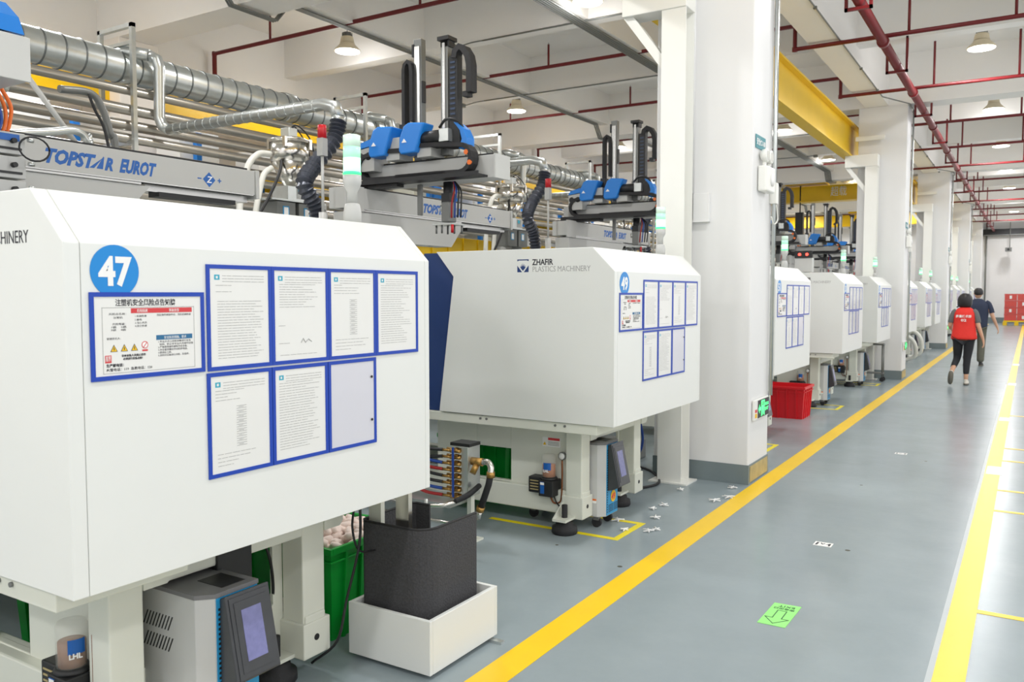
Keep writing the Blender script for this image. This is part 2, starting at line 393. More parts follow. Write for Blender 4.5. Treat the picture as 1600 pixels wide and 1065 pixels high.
# ------------------------------------------------------------ column fittings
def steel_post(y, lab):
    t = thing('crane_post', (-2.55, y, 0), lab, 'steel column', 'white steel crane posts in front of the columns')
    MB().box(-.17, .17, -.1, .16, 0, .012).build('base_plate', 'steelwhite', t)
    p = MB(); p.box(-.105, .105, -.06, -.048, .012, 3.93); p.box(-.105, .105, .128, .14, .012, 3.93); p.box(-.006, .006, -.048, .128, .012, 3.93)
    p.build('h_section', 'steelwhite', t)
    MB().box(-.46, .11, -.07, .15, 3.93, 4.15).build('bracket', 'steelwhite', t, bevel=.006)
    b = MB(); b.prism([(-.105, 3.45), (-.105, 3.57), (-.37, 3.93), (-.46, 3.93)], 'y', -.03, .06); b.build('brace', 'steelwhite', t)
    MB().box(-.30, .2, .04, .1, 4.42, 4.5).build('tie_bar', 'steelwhite', t)
for i, y in enumerate(CY[1:]): steel_post(y-.21, f'white steel crane post with bracket standing before the {ORD[i]} column')
r = thing('crane_runway', (-3.0, -5, 4.15), 'yellow crane runway beam on the column brackets, over the machines', 'crane beam')
mb = MB(); mb.box(-.1, .1, 0, 57, 0, .03); mb.box(-.012, .012, 0, 57, .03, .6); mb.box(-.1, .1, 0, 57, .6, .63); mb.build('i_beam', 'yellow', r)
MB().box(-.03, .03, 0, 57, .63, .68).build('rail', 'yellow', r)
r = thing('crane_runway', (-10.75, -5, 4.15), 'yellow crane runway beam along the left wall, behind the ducts', 'crane beam')
mb = MB(); mb.box(-.1, .12, 0, 57, 0, .03); mb.box(-.012, .012, 0, 57, .03, .3); mb.box(-.1, .12, 0, 57, .3, .33); mb.build('i_beam', 'yellow', r)
MB().box(-.03, .03, 0, 57, .33, .37).build('rail', 'yellow', r)
def crane(y, lab):
    c = thing('overhead_crane', (-3.0, y, 4.83), lab, 'crane')
    MB().box(-7.6, -.2, -.2, .2, -.12, .36).build('girder', 'yellow', c, bevel=.01)
    MB().box(-7.6, -.2, -.26, .26, -.16, -.12).build('flange', 'yellow', c)
    MB().box(-.15, .15, -.9, .9, .0, .2).build('end_carriage', 'yellow', c)
    MB().box(-7.9, -7.6, -.9, .9, -.31, .2).build('end_carriage', 'yellow', c)
    mb = MB().box(-4.2, -2.9, -.35, .35, .42, .56); mb.build('trolley_frame', 'yellow', c)
    MB().cyl((-4.1, -.1, .68), (-3.7, -.1, .68), .12, 12).build('motor', 'black', c); MB().cyl((-3.3, -.1, .68), (-2.95, -.1, .68), .14, 12).build('motor', 'black', c)
    text('超载', .34, 'white', FRONT, (-2.75, -.2, .02), c, width=.5)
    h = MB().box(-3.85, -3.6, -.3, -.1, -1.3, -.5); h.build('hoist_block', 'black', c)
    MB().cyl((-3.72, -.2, -.5), (-3.72, -.2, .4), .02, 8).build('hoist_rope', 'black', c)
    MB().tube([(-3.72,-.2,-1.3),(-3.72,-.2,-1.5),(-3.66,-.2,-1.58),(-3.72,-.2,-1.66),(-3.78,-.2,-1.6)], .025, 8).build('hook', 'orange', c)
crane(29.5, 'yellow overhead crane girder seen between the first and second columns')
crane(41.1, 'farther yellow overhead crane girder, lower in view behind the robots')
# exit sign on nearest column
def exit_sign(y, lab):
    t = thing('exit_sign', (-1.955+CDX[CY.index(y)], y+.1, .54), lab, 'exit sign', 'green exit signs on the columns')
    MB().box(0, .02, -.02, .42, -.01, .16).build('housing', 'steelwhite', t, bevel=.003)
    MB().box(.02, .023, .08, .415, 0, .15).build('face', 'black', t)
    MB().box(.02, .024, .0, .05, .055, .08).build('badge', 'redp', t); MB().box(.02, .024, .0, .05, .01, .045).build('badge', 'warn', t)
    mb = MB(); mb.prism([(.09,.075),(.125,.115),(.125,.09),(.165,.09),(.165,.06),(.125,.06),(.125,.035)], 'x', .0232, .0245)
    mb.build('arrow', 'signgreen', t)
    mb = MB()
    for q in ([(.175,.008),(.19,.008),(.19,.142),(.175,.142)], [(.19,.128),(.28,.128),(.28,.142),(.19,.142)], [(.265,.008),(.28,.008),(.28,.128),(.265,.128)],
              [(.215,.105),(.24,.105),(.24,.123),(.215,.123)], [(.205,.06),(.25,.06),(.255,.1),(.2,.1)], [(.2,.015),(.215,.01),(.235,.06),(.21,.06)], [(.23,.06),(.25,.06),(.262,.02),(.248,.015)]):
        mb.prism(q, 'x', .0232, .0245)
    mb.build('running_figure', 'signgreen', t)
    text('安全出口', .03, 'signgreen', AISLE, (.0235, .287, .09), t, width=.115, bold=.02); text('EXIT', .04, 'signgreen', AISLE, (.0235, .29, .045), t, width=.11, bold=.02)
for i, y in enumerate(CY[1:]): exit_sign(y, f'green exit sign low on the aisle face of the {ORD[i]} column')
for i, y in enumerate(CY[1:5]):
    t = thing('area_sign', (-1.957+CDX[i+1], y+.06, 2.8), f'small teal sign with white marking high on the {ORD[i]} column', 'sign', 'teal signs on the columns')
    MB().box(0, .004, 0, .29, 0, .11).build('plate', 'teal', t)
    text('安全C1-08', .06, 'white', AISLE, (.005, .02, .035), t, width=.25, bold=.02)
    t = thing('emergency_light', (-1.955+CDX[i+1], y+.13, 2.45), f'white twin-head emergency light on the {ORD[i]} column', 'emergency light', 'emergency lights on the columns')
    MB().box(0, .075, 0, .27, 0, .21).build('battery_box', 'steelwhite', t, bevel=.012)
    for dy in (.07, .2):
        MB().tube([(.035, dy, .2), (.035, dy, .26)], .018, 8).build('stalk', 'steelwhite', t)
        h = MB().lathe((.02, dy, .3), [(.02, -.02), (.05, 0), (.058, .04), (.05, .045)], 16, 'x'); h.build('lamp_head', 'steelwhite', t)
        MB().lathe((.066, dy, .3), [(.001, .002), (.045, .002), (.045, 0)], 16, 'x').build('lens', 'clear', t)
    MB().lathe((.076, .17, .1), [(.05, 0), (.05, .006), (.001, .006)], 18, 'x').build('speaker_grille', 'white', t)
    t = thing('cable_conduit', (-1.93+CDX[i+1], y+.56, 0), f'grey conduit running up the far edge of the {ORD[i]} column', 'conduit', 'conduits on the column corners')
    MB().cyl((0, 0, .7), (0, 0, 5.04), .017, 8).build('pipe', 'galv', t)
    MB().cyl((.0, .045, 2.0), (.0, .045, 5.04), .012, 8).build('pipe', 'conduit', t)
    MB().box(-.03, .03, -.035, .035, 2.38, 2.56).build('socket', 'steelwhite', t, bevel=.004)
    MB().tube(smooth_path([(.02, 0, 2.38), (.03, .02, 2.25), (.02, -.06, 2.2), (.01, -.12, 2.26)]), .006, 6).build('cord', 'whitehose', t)
t = thing('junction_box', (-2.36, 6.88, 2.2), 'white painted junction box on the camera side of the nearest column', 'electrical box')
MB().box(-.09, .05, -.04, 0, 0, .24).build('box', 'column', t, bevel=.003); MB().cyl((-.1, -.02, .24), (-.1, -.02, 2.8), .012, 8).build('conduit', 'column', t)
MB().box(-.095, .055, -.046, -.04, .0, .015).build('lid_lip', 'column', t)
# ------------------------------------------------------------ ceiling services
def lamp(x, y, i, j):
    if j == 0: row = 'left'
    elif j == 1: row = 'middle'
    else: row = 'right'
    return row
lampP = thing('high_bay_lamp', (LAMP_X[0], LAMP_Y[3], LAMP_Z), 'x', 'lamp')
MB().lathe((0,0,0), [(.19, .0), (.205, .005), (.2, .02), (.12, .1), (.115, .12)], 28).build('reflector', 'lampbody', lampP)
MB().lathe((0,0,-.006), [(.001, -.012), (.1, -.010), (.188, 0), (.188, .006)], 28).build('diffuser', 'lampglow', lampP)
MB().lathe((0,0,.12), [(.1, 0), (.11, .01), (.095, .09), (.085, .1)], 24).build('housing', 'lampbody', lampP)
mb = MB()
for k in range(14):
    a = 2*PI*k/14; mb.box(-.004+math.cos(a)*.075, .004+math.cos(a)*.075, math.sin(a)*.075-.004, math.sin(a)*.075+.004, .22, .28)
mb.lathe((0,0,.215), [(.06, 0), (.06, .07), (.03, .08)], 14); mb.build('heat_sink', 'grey2', lampP)
MB().cyl((0,0,.29), (0,0,.605), .008, 6).build('stem', 'conduit', lampP)
for j, lx in enumerate(LAMP_X[:3]):
    for i, ly in enumerate(LAMP_Y[3:]):
        lb = f'round white high-bay lamp hanging in the {("left", "middle", "right")[j]} row, {ORD[i]} from the camera'
        if i == 0 and j == 0: lampP['label'] = lb; lampP['group'] = 'high-bay ceiling lamps'
        else: copy_tree(lampP, (lx, ly, LAMP_Z), lb, 'high-bay ceiling lamps')
# sprinkler branches
BY = []
for y in CY[1:]: BY += [y-1.45-3.38 if False else y+1.85, y+5.25, y+5.55]
BY = [8.75, 12.15, 15.45, 18.8, 22.1, 25.4, 28.8, 32.1, 35.4, 38.8, 42.1, 45.4]
for i, y in enumerate(BY):
    t = thing('sprinkler_pipe', (-2.9, y, 5), f'dark red sprinkler branch pipe crossing the ceiling, {ORD[i]} from the camera', 'pipe', 'sprinkler branch pipes')
    p = MB(); p.tube([(-8.4, 0, -.05), (-8.0, 0, -.05), (-8.0, 0, .32), (0, 0, .32), (0, 0, 0), (6.5, 0, 0)], .028, 10); p.build('pipe', 'red', t)
    for x in (0, -8.0):
        MB().lathe((x, 0, .32), [(.001, -.035), (.038, -.03), (.038, .03), (.001, .035)], 10).build('elbow', 'red', t)
        MB().lathe((x, 0, 0 if x == 0 else -.05), [(.001, -.035), (.038, -.03), (.038, .03), (.001, .035)], 10).build('elbow', 'red', t)
    for x in (-6.75, -5.3, -3.95, -2.55, -1.2):
        MB().cyl((x, 0, .32), (x, 0, .68), .018, 8).build('riser', 'red', t); MB().cyl((x, 0, .66), (x, 0, .71), .012, 6, .004).build('sprinkler_head', 'rail', t)
    for x in (1.45, 2.65, 4.0): MB().cyl((x, 0, 0), (x, 0, .72), .018, 8).build('riser', 'red', t)
t = thing('sprinkler_main', (-1.76, -5, 4.93), 'thick dark red sprinkler main running along the aisle ceiling', 'pipe')
MB().cyl((0, 0, 0), (0, 57, 0), .062, 16).build('pipe', 'red', t)
for y in BY:
    MB().cyl((0, y+5-.045, 0), (0, y+5+.045, 0), .078, 16).build('coupling', 'red', t)
for y in [v+5 for v in (10.3, 13.5, 17.05, 20.3, 23.5, 27.05, 30.3, 33.5, 37, 40.3, 43.5, 46.9)]:
    h = MB().box(-.15, -.115, -.02, .02, -.11, .4).box(.115, .15, -.02, .02, -.11, .4).box(-.15, .15, -.02, .02, -.11, -.075)
    o = h.build('hanger', 'red', t); o.location = (0, y, 0)
# electrical conduits on the ceiling beams
for x, n, lab in ((-8.1, 3, 'bundle of grey conduits under the left ceiling beam'), (-5.3, 5, 'bundle of grey conduits under the middle ceiling beam')):
    for k in (0,):
        t = thing('cable_conduits', (x, -5, 5.27), lab, 'conduit')
        for q in range(n):
            xx = -.09+q*.038
            p = [(xx, 0, 0)]
            for y in CY:
                p += [(xx, y+5-.3, 0), (xx, y+5-.08, -.26), (xx, y+5+.6, -.26), (xx, y+5+.82, 0)]
            p = [a for a in p if a[1] >= 0] + [(xx, 56.9, 0)]
            MB().tube(p, .013, 6).build('conduit', 'conduit', t)
ci = 0
for k, (y, z, x0, x1) in enumerate(((10.28, 5.28, -6.9, -3.9), (13.46, 5.28, -9.0, -4.9), (20.25, 5.28, -7, -3.6), (23.45, 5.28, -9, -5), (30.2, 5.28, -9, -4))):
    t = thing('cable_conduit', (x0, y, z), f'thin grey conduit along a ceiling cross beam, {ORD[k]} from the camera', 'conduit')
    MB().tube([(0, 0, 0), (x1-x0, 0, 0)], .012, 6).build('conduit', 'conduit', t)
    MB().tube(smooth_path([(0, 0, 0), (-.15, -.06, -.02), (-.3, -.12, -.06), (-.4, -.12, -.07)]), .01, 6).build('flexible_tail', 'conduit', t)
    MB().box(-.48, -.38, -.17, -.07, -.1, -.03).build('junction_box', 'conduit', t, bevel=.004)
    MB().box(x1-x0-.05, x1-x0+.05, -.05, .05, -.04, .02).build('junction_box', 'conduit', t, bevel=.004)
t = thing('cable_conduit', (-2.3, -5, 5.03), 'single grey conduit along the edge of the main beam over the columns', 'conduit')
p = [(0, 0, 0)]
for y in CY: p += [(0, y+5-.9, 0), (.34, y+5-.05, 0), (.34, y+5+.65, 0), (0, y+5+1.3, 0)]
MB().tube([a for a in p if a[1] >= 0]+[(0, 56.9, 0)], .011, 6).build('conduit', 'conduit', t)
for y in [a*1.6+9 for a in range(28)]:
    MB().box(-.02, .02, y+5-.02, y+5+.02, -.02, .012).build('clip', 'conduit', t)
# ------------------------------------------------------------ injection moulding machines
MX = -2.15
def make_machine(y0, label):
    t = thing('injection_molding_machine', (MX, y0, 0), label, 'machine', 'white injection moulding machines in a row')
    shell = [(0, .775), (0, 1.735), (-.15, 1.885), (-1.355, 1.885), (-1.21, 1.714), (-1.335, .779)]
    MB().prism(shell, 'y', 0, .045).build('end_cover', 'cream', t, bevel=.003)
    MB().prism(shell, 'y', .0465, 1.530).build('side_cover', 'cream', t, bevel=.002)
    MB().prism(shell, 'y', 1.5315, 1.56).build('end_cover', 'cream', t, bevel=.003)
    MB().prism([(-1.50, .775), (-1.50, 1.88), (-1.36, 1.88), (-1.215, 1.714), (-1.34, .775)], 'y', .05, 1.49).build('blue_guard', 'navy', t)
    MB().box(-2.3, -1.51, .12, 1.42, .775, 1.80).build('mold_area', 'black', t)
    MB().prism([(-5.7, .775), (-5.7, 1.9), (-2.32, 1.9), (-2.32, .775)], 'y', .03, 1.5).build('injection_cover', 'cream', t, bevel=.01)
    MB().box(-5.6, -.125, .02, .45, .71, .772).build('bed_flange', 'cream2', t, bevel=.004)
    MB().box(-5.6, -.20, 1.1, 1.52, .71, .772).build('bed_flange', 'cream2', t, bevel=.004)
    MB().box(-5.6, -.45, .45, 1.1, .735, .772).build('bed_plate', 'cream2', t)
    for x in (-.35, -.95, -1.0, -.42): MB().cyl((x, .012, .752), (x, .022, .752), .008, 8).build('bolt', 'grey2', t)
    # frame with openings
    fo = .045 if y0 < 2 else 0; gx = .05 if y0 < 2 else 0
    f = MB()
    for ly in (.33+fo, 1.15+fo):
        if ly > 1: f.box(-.50, -.44, ly, ly+.03, .26, .70); f.box(-2.6, -.50, ly, ly+.03, .62, .70); f.box(-5.5, -2.6, ly, ly+.03, .26, .70); continue
        f.box(-.95, -.44, ly, ly+.03, .26, .70)
        f.box(-1.24, -.95, ly, ly+.03, .50, .70); f.box(-1.24, -.95, ly, ly+.03, .255, .27)
        f.box(-1.6, -1.24, ly, ly+.03, .255, .70)
        f.box(-5.5, -2.6, ly, ly+.03, .26, .70)
    f.build('frame_panel', 'cream2', t, bevel=.004)
    for ly in (.275+fo, 1.145+fo*.5):
        MB().box(-.48, -.36, ly, ly+.125, .10, .71).build('post', 'cream2', t, bevel=.006)
        MB().box(-5.5, -.352, ly+.005, ly+.12, .103, .265).build('base_beam', 'cream2', t, bevel=.008)
        MB().box(-2.75, -2.6, ly, ly+.125, .265, .70).build('post', 'cream2', t, bevel=.006)
        MB().box(-.505, -.345, ly-.012, ly+.14, .085, .235).build('foot_block', 'cream2', t, bevel=.006)
        c = MB(); c.cyl((-.347, ly+.06, .165), (-.343, ly+.06, .165), .014, 12); c.build('bolt_hole', 'black', t)
        MB().box(-.5, -.4, ly-.15, ly, .09, .105).prism([(ly-.15, .105), (ly, .105), (ly, .2)], 'x', -.5, -.49).build('foot_bracket', 'cream2', t)
        py = ly-.07
        MB().lathe((-.45, py, 0), [(.082, 0), (.088, .01), (.085, .045), (.06, .055), (.06, .075), (.02, .08), (.02, .19), (.001, .192)], 20).build('leveling_foot', 'rubber', t)
        MB().lathe((-5.2, py+.1, 0), [(.082, 0), (.088, .01), (.085, .045), (.03, .055), (.02, .1)], 14).build('leveling_foot', 'rubber', t)
        MB().lathe((-2.68, py+.1, 0), [(.082, 0), (.088, .01), (.085, .045), (.03, .055), (.02, .1)], 14).build('leveling_foot', 'rubber', t)
    MB().box(-.5, -.36, .40+fo, 1.15+fo*.5, .60, .70).build('cross_rail', 'cream2', t, bevel=.01)
    MB().prism([(.40, .10), (1.145, .10), (1.145, .71), (1.06, .71), (1.06, .66), (1.04, .64), (.44, .64), (.40, .64)], 'x', -.99, -.98) if False else None
    ep = MB()
    e1 = 1.15+fo*.5
    for q in ((.40, e1, .10, .27), (1.12, e1, .27, .60), (.40+fo, .44+fo, .24, .60)): ep.box(-.50, -.485, *q)
    ep.prism([(1.12, .55), (1.12, .60), (1.07, .60)], 'x', -.50, -.485).prism([(1.12, .31), (1.08, .27), (1.12, .27)], 'x', -.50, -.485)
    ep.build('end_plate', 'cream2', t)
    for ly in (.40+fo, 1.27+fo*.5):
        MB().prism([(ly, .60), (ly+.09, .60), (ly+.11, .62), (ly+.11, .70), (ly+.075, .70), (ly+.07, .665), (ly+.05, .65), (ly+.03, .665), (ly+.025, .70), (ly, .70)], 'x', -.37, -.355).build('hook_plate', 'cream2', t)
    # lubricator
    n_before = set(bpy.data.objects)
    lb = MB().box(-.75, -.65, .235, .325, .235, .345).box(-.65, -.54, .20, .325, .225, .335).build('lubricator', 'black', t, bevel=.006)
    MB().lathe((-.60, .26, .335), [(.058, 0), (.06, .008), (.05, .02)], 18).build('collar', 'black', lb)
    MB().lathe((-.60, .26, .353), [(.044, 0), (.044, .085), (.001, .09)], 18).build('grease', 'grease47' if y0 < 2 else 'grease', lb)
    MB().lathe((-.60, .26, .352), [(.05, 0), (.05, .14), (.045, .152), (.001, .155)], 18).build('reservoir', 'clear', lb)
    ml = MB()
    for k in range(5):
        a0 = (-.78 if y0 < 2 else -.5*PI-.35)+k*.22; a1 = a0+.22
        p = [(-.60+.0512*math.cos(a), .26+.0512*math.sin(a)) for a in (a0, a1)]
        ml.add([(p[0][0], p[0][1], .405), (p[1][0], p[1][1], .405), (p[1][0], p[1][1], .455), (p[0][0], p[0][1], .455)], [(0, 1, 2, 3)], True)
    ml.build('label', 'letterblue', lb)
    az = -.34 if y0 < 2 else -1.5
    text('LHL', .024, 'white', rotm((-math.sin(az), math.cos(az), 0), (math.cos(az), math.sin(az), 0)), (-.60+.053*math.cos(az), .26+.053*math.sin(az), .392), lb, bold=.04, align='CENTER')
    MB().box(-.635, -.605, .198, .2, .245, .325).build('label', 'letterblue', lb); MB().box(-.635, -.605, .1975, .2, .305, .322).build('label', 'white', lb)
    for k in range(4): MB().box(-.735, -.67, .2335, .235, .255+.02*k, .262+.02*k).build('print_line', 'worn', lb)
    if y0 > 2:
      g = MB().lathe((-.51, .27, .50), [(.001, -.0), (.026, 0), (.028, .006), (.028, .02), (.001, .021)], 16, 'y'); g.build('pressure_gauge', 'grey2', t)
      MB().lathe((-.51, .2685, .50), [(.001, -.0), (.022, 0), (.022, .001)], 16, 'y').build('gauge_face', 'white', t)
    MB().tube(smooth_path([(-.51, .28, .47), (-.51, .28, .33), (-.515, .28, .22), (-.53, .28, .18), (-.57, .27, .175), (-.59, .26, .22)]), .006, 6).build('grease_line', 'copper', t)
    MB().tube(smooth_path([(-.56, .26, .22), (-.54, .27, .17), (-.50, .29, .14), (-.47, .31, .18)]), .005, 6).build('cable', 'black', t)
    wl = MB().box(-.69, -.55, .326, .329, .545, .61).build('warning_label', 'white', t)
    MB().box(-.645, -.555, .3245, .326, .59, .607).build('red_band', 'redp', wl); MB().prism([(-.685, .555), (-.66, .555), (-.6725, .577)], 'y', .3245, .326).build('warning_triangle', 'warn', wl)
    m2 = MB()
    for k in range(3): m2.box(-.645, -.56, .3245, .326, .555+.01*k, .559+.01*k)
    m2.build('print_lines', 'ink', wl)
    if y0 < 2:
        for o in set(bpy.data.objects)-n_before:
            if o.type == 'MESH': o.data.transform(Matrix.Translation((gx, fo, 0)))
    # maker's mark on the camera side
    lg = MB(); 
    x0, z0, s = -.695, 1.737, .085
    for q in ([(0,.97),(1,.97),(1,.84),(.93,.84),(.88,.89),(.12,.89),(.07,.84),(0,.84)], [(0,0),(.42,0),(.0,.5)], [(.58,0),(1,0),(1,.5)],
              [(.5,.1),(.78,.4),(.66,.36),(.74,.52),(.6,.4),(.62,.62),(.52,.42),(.5,.68),(.48,.42),(.38,.62),(.4,.4),(.26,.52),(.34,.36),(.22,.4)]):
        lg.prism([(x0+a*s, z0+b*s) for a, b in q], 'y', -.0012, 0)
    lg.build('maker_emblem', 'navy', t)
    text('ZHAFIR', .052, 'black_ink', FRONT, (-.582, -.0005, 1.782), t, width=.155, bold=.025)
    text('PLASTICS MACHINERY', .05, 'ink' if y0 > 2 else 'black_ink', FRONT, (-.582, -.0005, 1.738), t, width=.415)
    return t
def number_sticker(t, s):
    n = MB().lathe((.0005, .143, 1.661), [(.0725, 0), (.0725, .0012), (.001, .0013)], 40, 'x', sm=False).build('number_sticker', 'dot', t)
    text(s, .108, 'white', AISLE, (.0022, .143, 1.624), n, width=.1, bold=.035, align='CENTER')
def doc_frame(y0, z0, w, h, lab, kind, tilt=0):
    d = thing('document_holder', (MX+.0008, y0, z0), lab, 'document holder', 'blue framed document holders on the machines')
    b = .0125
    f = MB()
    for q in ((0, w, 0, b), (0, w, h-b, h), (0, b, b, h-b), (w-b, w, b, h-b)): f.box(0, .004, q[0], q[1], q[2], q[3])
    f.build('frame', 'blueframe', d)
    MB().box(0, .0018, b, w-b, b, h-b).build('sheet', 'plain' if kind == 'back' else 'sheet', d)
    P = MB(); x = (.0019, .0022)
    rnd = random.Random(hash((round(y0*100), round(z0*100), kind)) & 255)
    def dash(y, z, ln, t=.0016):
        yy = y
        while yy < y+ln:
            L = rnd.uniform(.01, .03); P.box(x[0], x[1], yy, min(yy+L, y+ln), z, z+t); yy += L+rnd.uniform(.001, .004)
    if kind == 'back':
        for z in (h*.78, h*.28): MB().lathe((.0042, w-.028, z), [(.005, 0), (.005, .003), (.001, .003)], 8, 'x').build('button', 'black', d)
        return d
    if kind in 'abcd':
        MB().box(x[0], x[1], .03, .05, h-.047, h-.043).box(x[0], x[1], .03, .05, h-.035, h-.031).box(x[0], x[1], .03, .036, h-.043, h-.035).box(x[0], x[1], .044, .05, h-.043, h-.035).build('company_mark', 'logo', d)
        for k in range(3): dash(.06, h-.035-.009*k, w-.09)
        if kind == 'a':
            for k in range(2): dash(.035, h-.065-.02*k, .06)
            for k in range(22): dash(.04, h-.115-.0085*k, rnd.uniform(.14, .185))
        if kind == 'b':
            for k in range(10): dash(.035, h-.06-.0085*k, rnd.uniform(.1, .18))
            dash(.03, h-.2, .03); dash(.03, .07, .05); dash(.035, .03, .17)
            P.tube([(x[1], .13, .07), (x[1], .14, .085), (x[1], .15, .07), (x[1], .165, .082), (x[1], .18, .072)], .0012, 4)
        if kind == 'c':
            for k in range(4): dash(.03, h-.06-.01*k, rnd.uniform(.04, .14))
            for k in range(9): P.box(x[0], x[1], .11, .15, h-.12-.015*k, h-.1215-.015*k); P.box(x[0], x[1], .11, .15, h-.112-.015*k, h-.1135-.015*k); dash(.118, h-.1175-.015*k, .02)
            for k in range(4): dash(.035, .07-.012*k, rnd.uniform(.06, .18))
        if kind == 'd':
            for k in range(26): dash(.03, h-.06-.009*k, rnd.uniform(.12, .19))
    if kind == 'safety':
        g = h+.016
        text('注塑机安全风险点告知牌', .0205, 'black_ink', AISLE, (.002, .075, h-.0365), d, width=.19, bold=.02, ext=.0002)
        bx = lambda y0_, y1_, z0_, z1_, n, m: MB().box(.0019, .0023, y0_, y1_, z0_, z1_).build(n, m, d)
        o = MB()
        for q in ((.035, .33, g-.058, g-.0595), (.035, .33, .018, .0195), (.035, .0365, .018, g-.058), (.3285, .33, .018, g-.058)): o.box(.0019, .0022, *q)
        o.build('table_border', 'ink', d)
        bx(.122, .322, g-.075, g-.061, 'red_band', 'redp'); bx(.2, .322, g-.154, g-.140, 'teal_band', 'tealp')
        text('危险因素', .010, 'white', AISLE, (.0024, .14, g-.072), d, width=.034); text('事故类型', .010, 'white', AISLE, (.0024, .243, g-.072), d, width=.034)
        text('安全防范措施、要求', .009, 'white', AISLE, (.0024, .225, g-.151), d, width=.075)
        for s_, yy, zz, ww in (('风险点名称：', .055, g-.079, .052), ('注塑机', .068, g-.089, .028), ('风险等级：', .065, g-.107, .04), ('1级    2级', .06, g-.115, .045), ('3级    4级', .06, g-.123, .045), ('管理责任人：', .047, g-.147, .042),
                           ('1.机械伤害', .133, g-.086, .036), ('2.触电', .133, g-.096, .022), ('3.当心夹伤', .133, g-.105, .038), ('4.其它伤害', .133, g-.114, .038), ('违反操作规程作业、违反机械伤害', .203, g-.084, .115),
                           ('1.作业人员上岗前穿戴进行安全', .205, g-.162, .11), ('  培训，防止非专业人员操作设备', .205, g-.17, .115), ('2.严格按照操作规程作业设备。', .205, g-.178, .1), ('3.作业需穿戴好劳动防护用品。', .205, g-.186, .1), ('4.禁酒后上岗。', .205, g-.194, .045), ('5.定时对设备进行点检、及保养。', .205, g-.202, .105)):
            text(s_, .0068, 'black_ink', AISLE, (.0021, yy, zz), d, width=ww, ext=.0001, res=1)
        text('非本设备人员禁止操作', .0075, 'black_ink', AISLE, (.0021, .09, g-.196), d, width=.075, bold=.02, res=1); text('必须进行设备点检！', .0075, 'black_ink', AISLE, (.0021, .095, g-.205), d, width=.06, bold=.02, res=1)
        text('生产部电话：', .0095, 'black_ink', AISLE, (.0021, .044, .037), d, width=.052, bold=.03, res=1); text('火警电话：119  急救电话：120', .0095, 'black_ink', AISLE, (.0021, .044, .025), d, width=.14, res=1)
        for k in range(3):
            c = .068+.031*k
            MB().prism([(c-.011, g-.181), (c+.011, g-.181), (c, g-.161)], 'x', .0019, .0023).build('warning_triangle', 'black_ink', d)
            MB().prism([(c-.0085, g-.1797), (c+.0085, g-.1797), (c, g-.164)], 'x', .0023, .0025).build('warning_triangle', 'warn', d)
            MB().box(.0025, .0027, c-.0012, c+.0012, g-.177, g-.169).build('warning_mark', 'black_ink', d)
        MB().lathe((.0019, .163, g-.166), [(.0105, 0), (.0105, .0004)], 20, 'x').build('prohibition_ring', 'redp', d)
        MB().lathe((.0023, .163, g-.166), [(.0083, 0), (.0083, .0003)], 20, 'x').build('prohibition_field', 'white', d)
        MB().prism([(.157, g-.1725), (.1585, g-.174), (.1695, g-.16), (.168, g-.1585)], 'x', .0026, .0029).build('prohibition_bar', 'redp', d)
        bx(.154, .172, g-.184, g-.179, 'caption', 'redp'); bx(.041, .060, g-.211, g-.190, 'red_seal', 'redp')
        text('重要\n提示', .0085, 'white', AISLE, (.0024, .042, g-.199), d, width=.016)
    if P.v: P.build('print_lines', 'ink', d)['kind'] = 'stuff'
    return d
def doc_set(y0, who):
    o = y0+.065
    doc_frame(o, 1.360, .366, .243, f'landscape safety notice on {who}', 'safety')
    A = [(.372, .257, 'a'), (.630, .264, 'b'), (.895, .255, 'c'), (1.151, .259, 'd')]
    for k, (dy, wd, kd) in enumerate(A):
        doc_frame(o+dy+.004, 1.359, wd, .33, f'blue framed sheet, {ORD[k]} in upper row on {who}', kd)
    B = [(.372, .257, 'c'), (.632, .258, 'd'), (.894, .258, 'back')]
    for k, (dy, wd, kd) in enumerate(B):
        doc_frame(o+dy, 1.022, wd, .331, f'{"blank lavender" if k == 2 else "blue framed"} sheet, {ORD[k]} in lower row on {who}', kd)
SH = ['the nearest machine', 'the machine beside the nearest column', 'the machine right behind the nearest column', 'the second machine past the nearest column', 'the third machine past the nearest column', 'the first machine past the second column', 'the second machine past the second column', 'the third machine past the second column', 'the first machine past the third column', 'the second machine past the third column', 'the third machine past the third column', 'the first machine past the fourth column', 'the second machine past the fourth column']
YS = [1.235, 4.64, 8.42, 11.96, 14.98, 19.15, 22.4, 24.9, 29.1, 32.4, 34.8, 39.2, 42.4]
NUM = ['47', '49', '51', '53', '55', '57', '59', '61', '63', '65', '67', '69', '71']
LBL = ['white moulding machine marked 47, nearest and largest, at the left', 'white moulding machine marked 49 with the maker name facing the camera', 'white moulding machine just behind the nearest column, red crate below its end',
       'second white moulding machine beyond the nearest column', 'third white moulding machine beyond the nearest column, against the second column',
       'first white moulding machine beyond the second column', 'second white moulding machine beyond the second column', 'third white moulding machine beyond the second column',
       'first small white moulding machine beyond the third column', 'second small white moulding machine beyond the third column', 'third small white moulding machine beyond the third column',
       'first distant white moulding machine beyond the fourth column', 'second distant white moulding machine beyond the fourth column']
machines = [make_machine(YS[0], LBL[0]), make_machine(YS[1], LBL[1])]
for i in range(2, len(YS)): machines.append(copy_tree(machines[1], (MX, YS[i], 0), LBL[i], 'white injection moulding machines in a row'))
for i, m_ in enumerate(machines): number_sticker(m_, NUM[i])
for i in range(2): doc_set(YS[i], SH[i])
CHD = {}
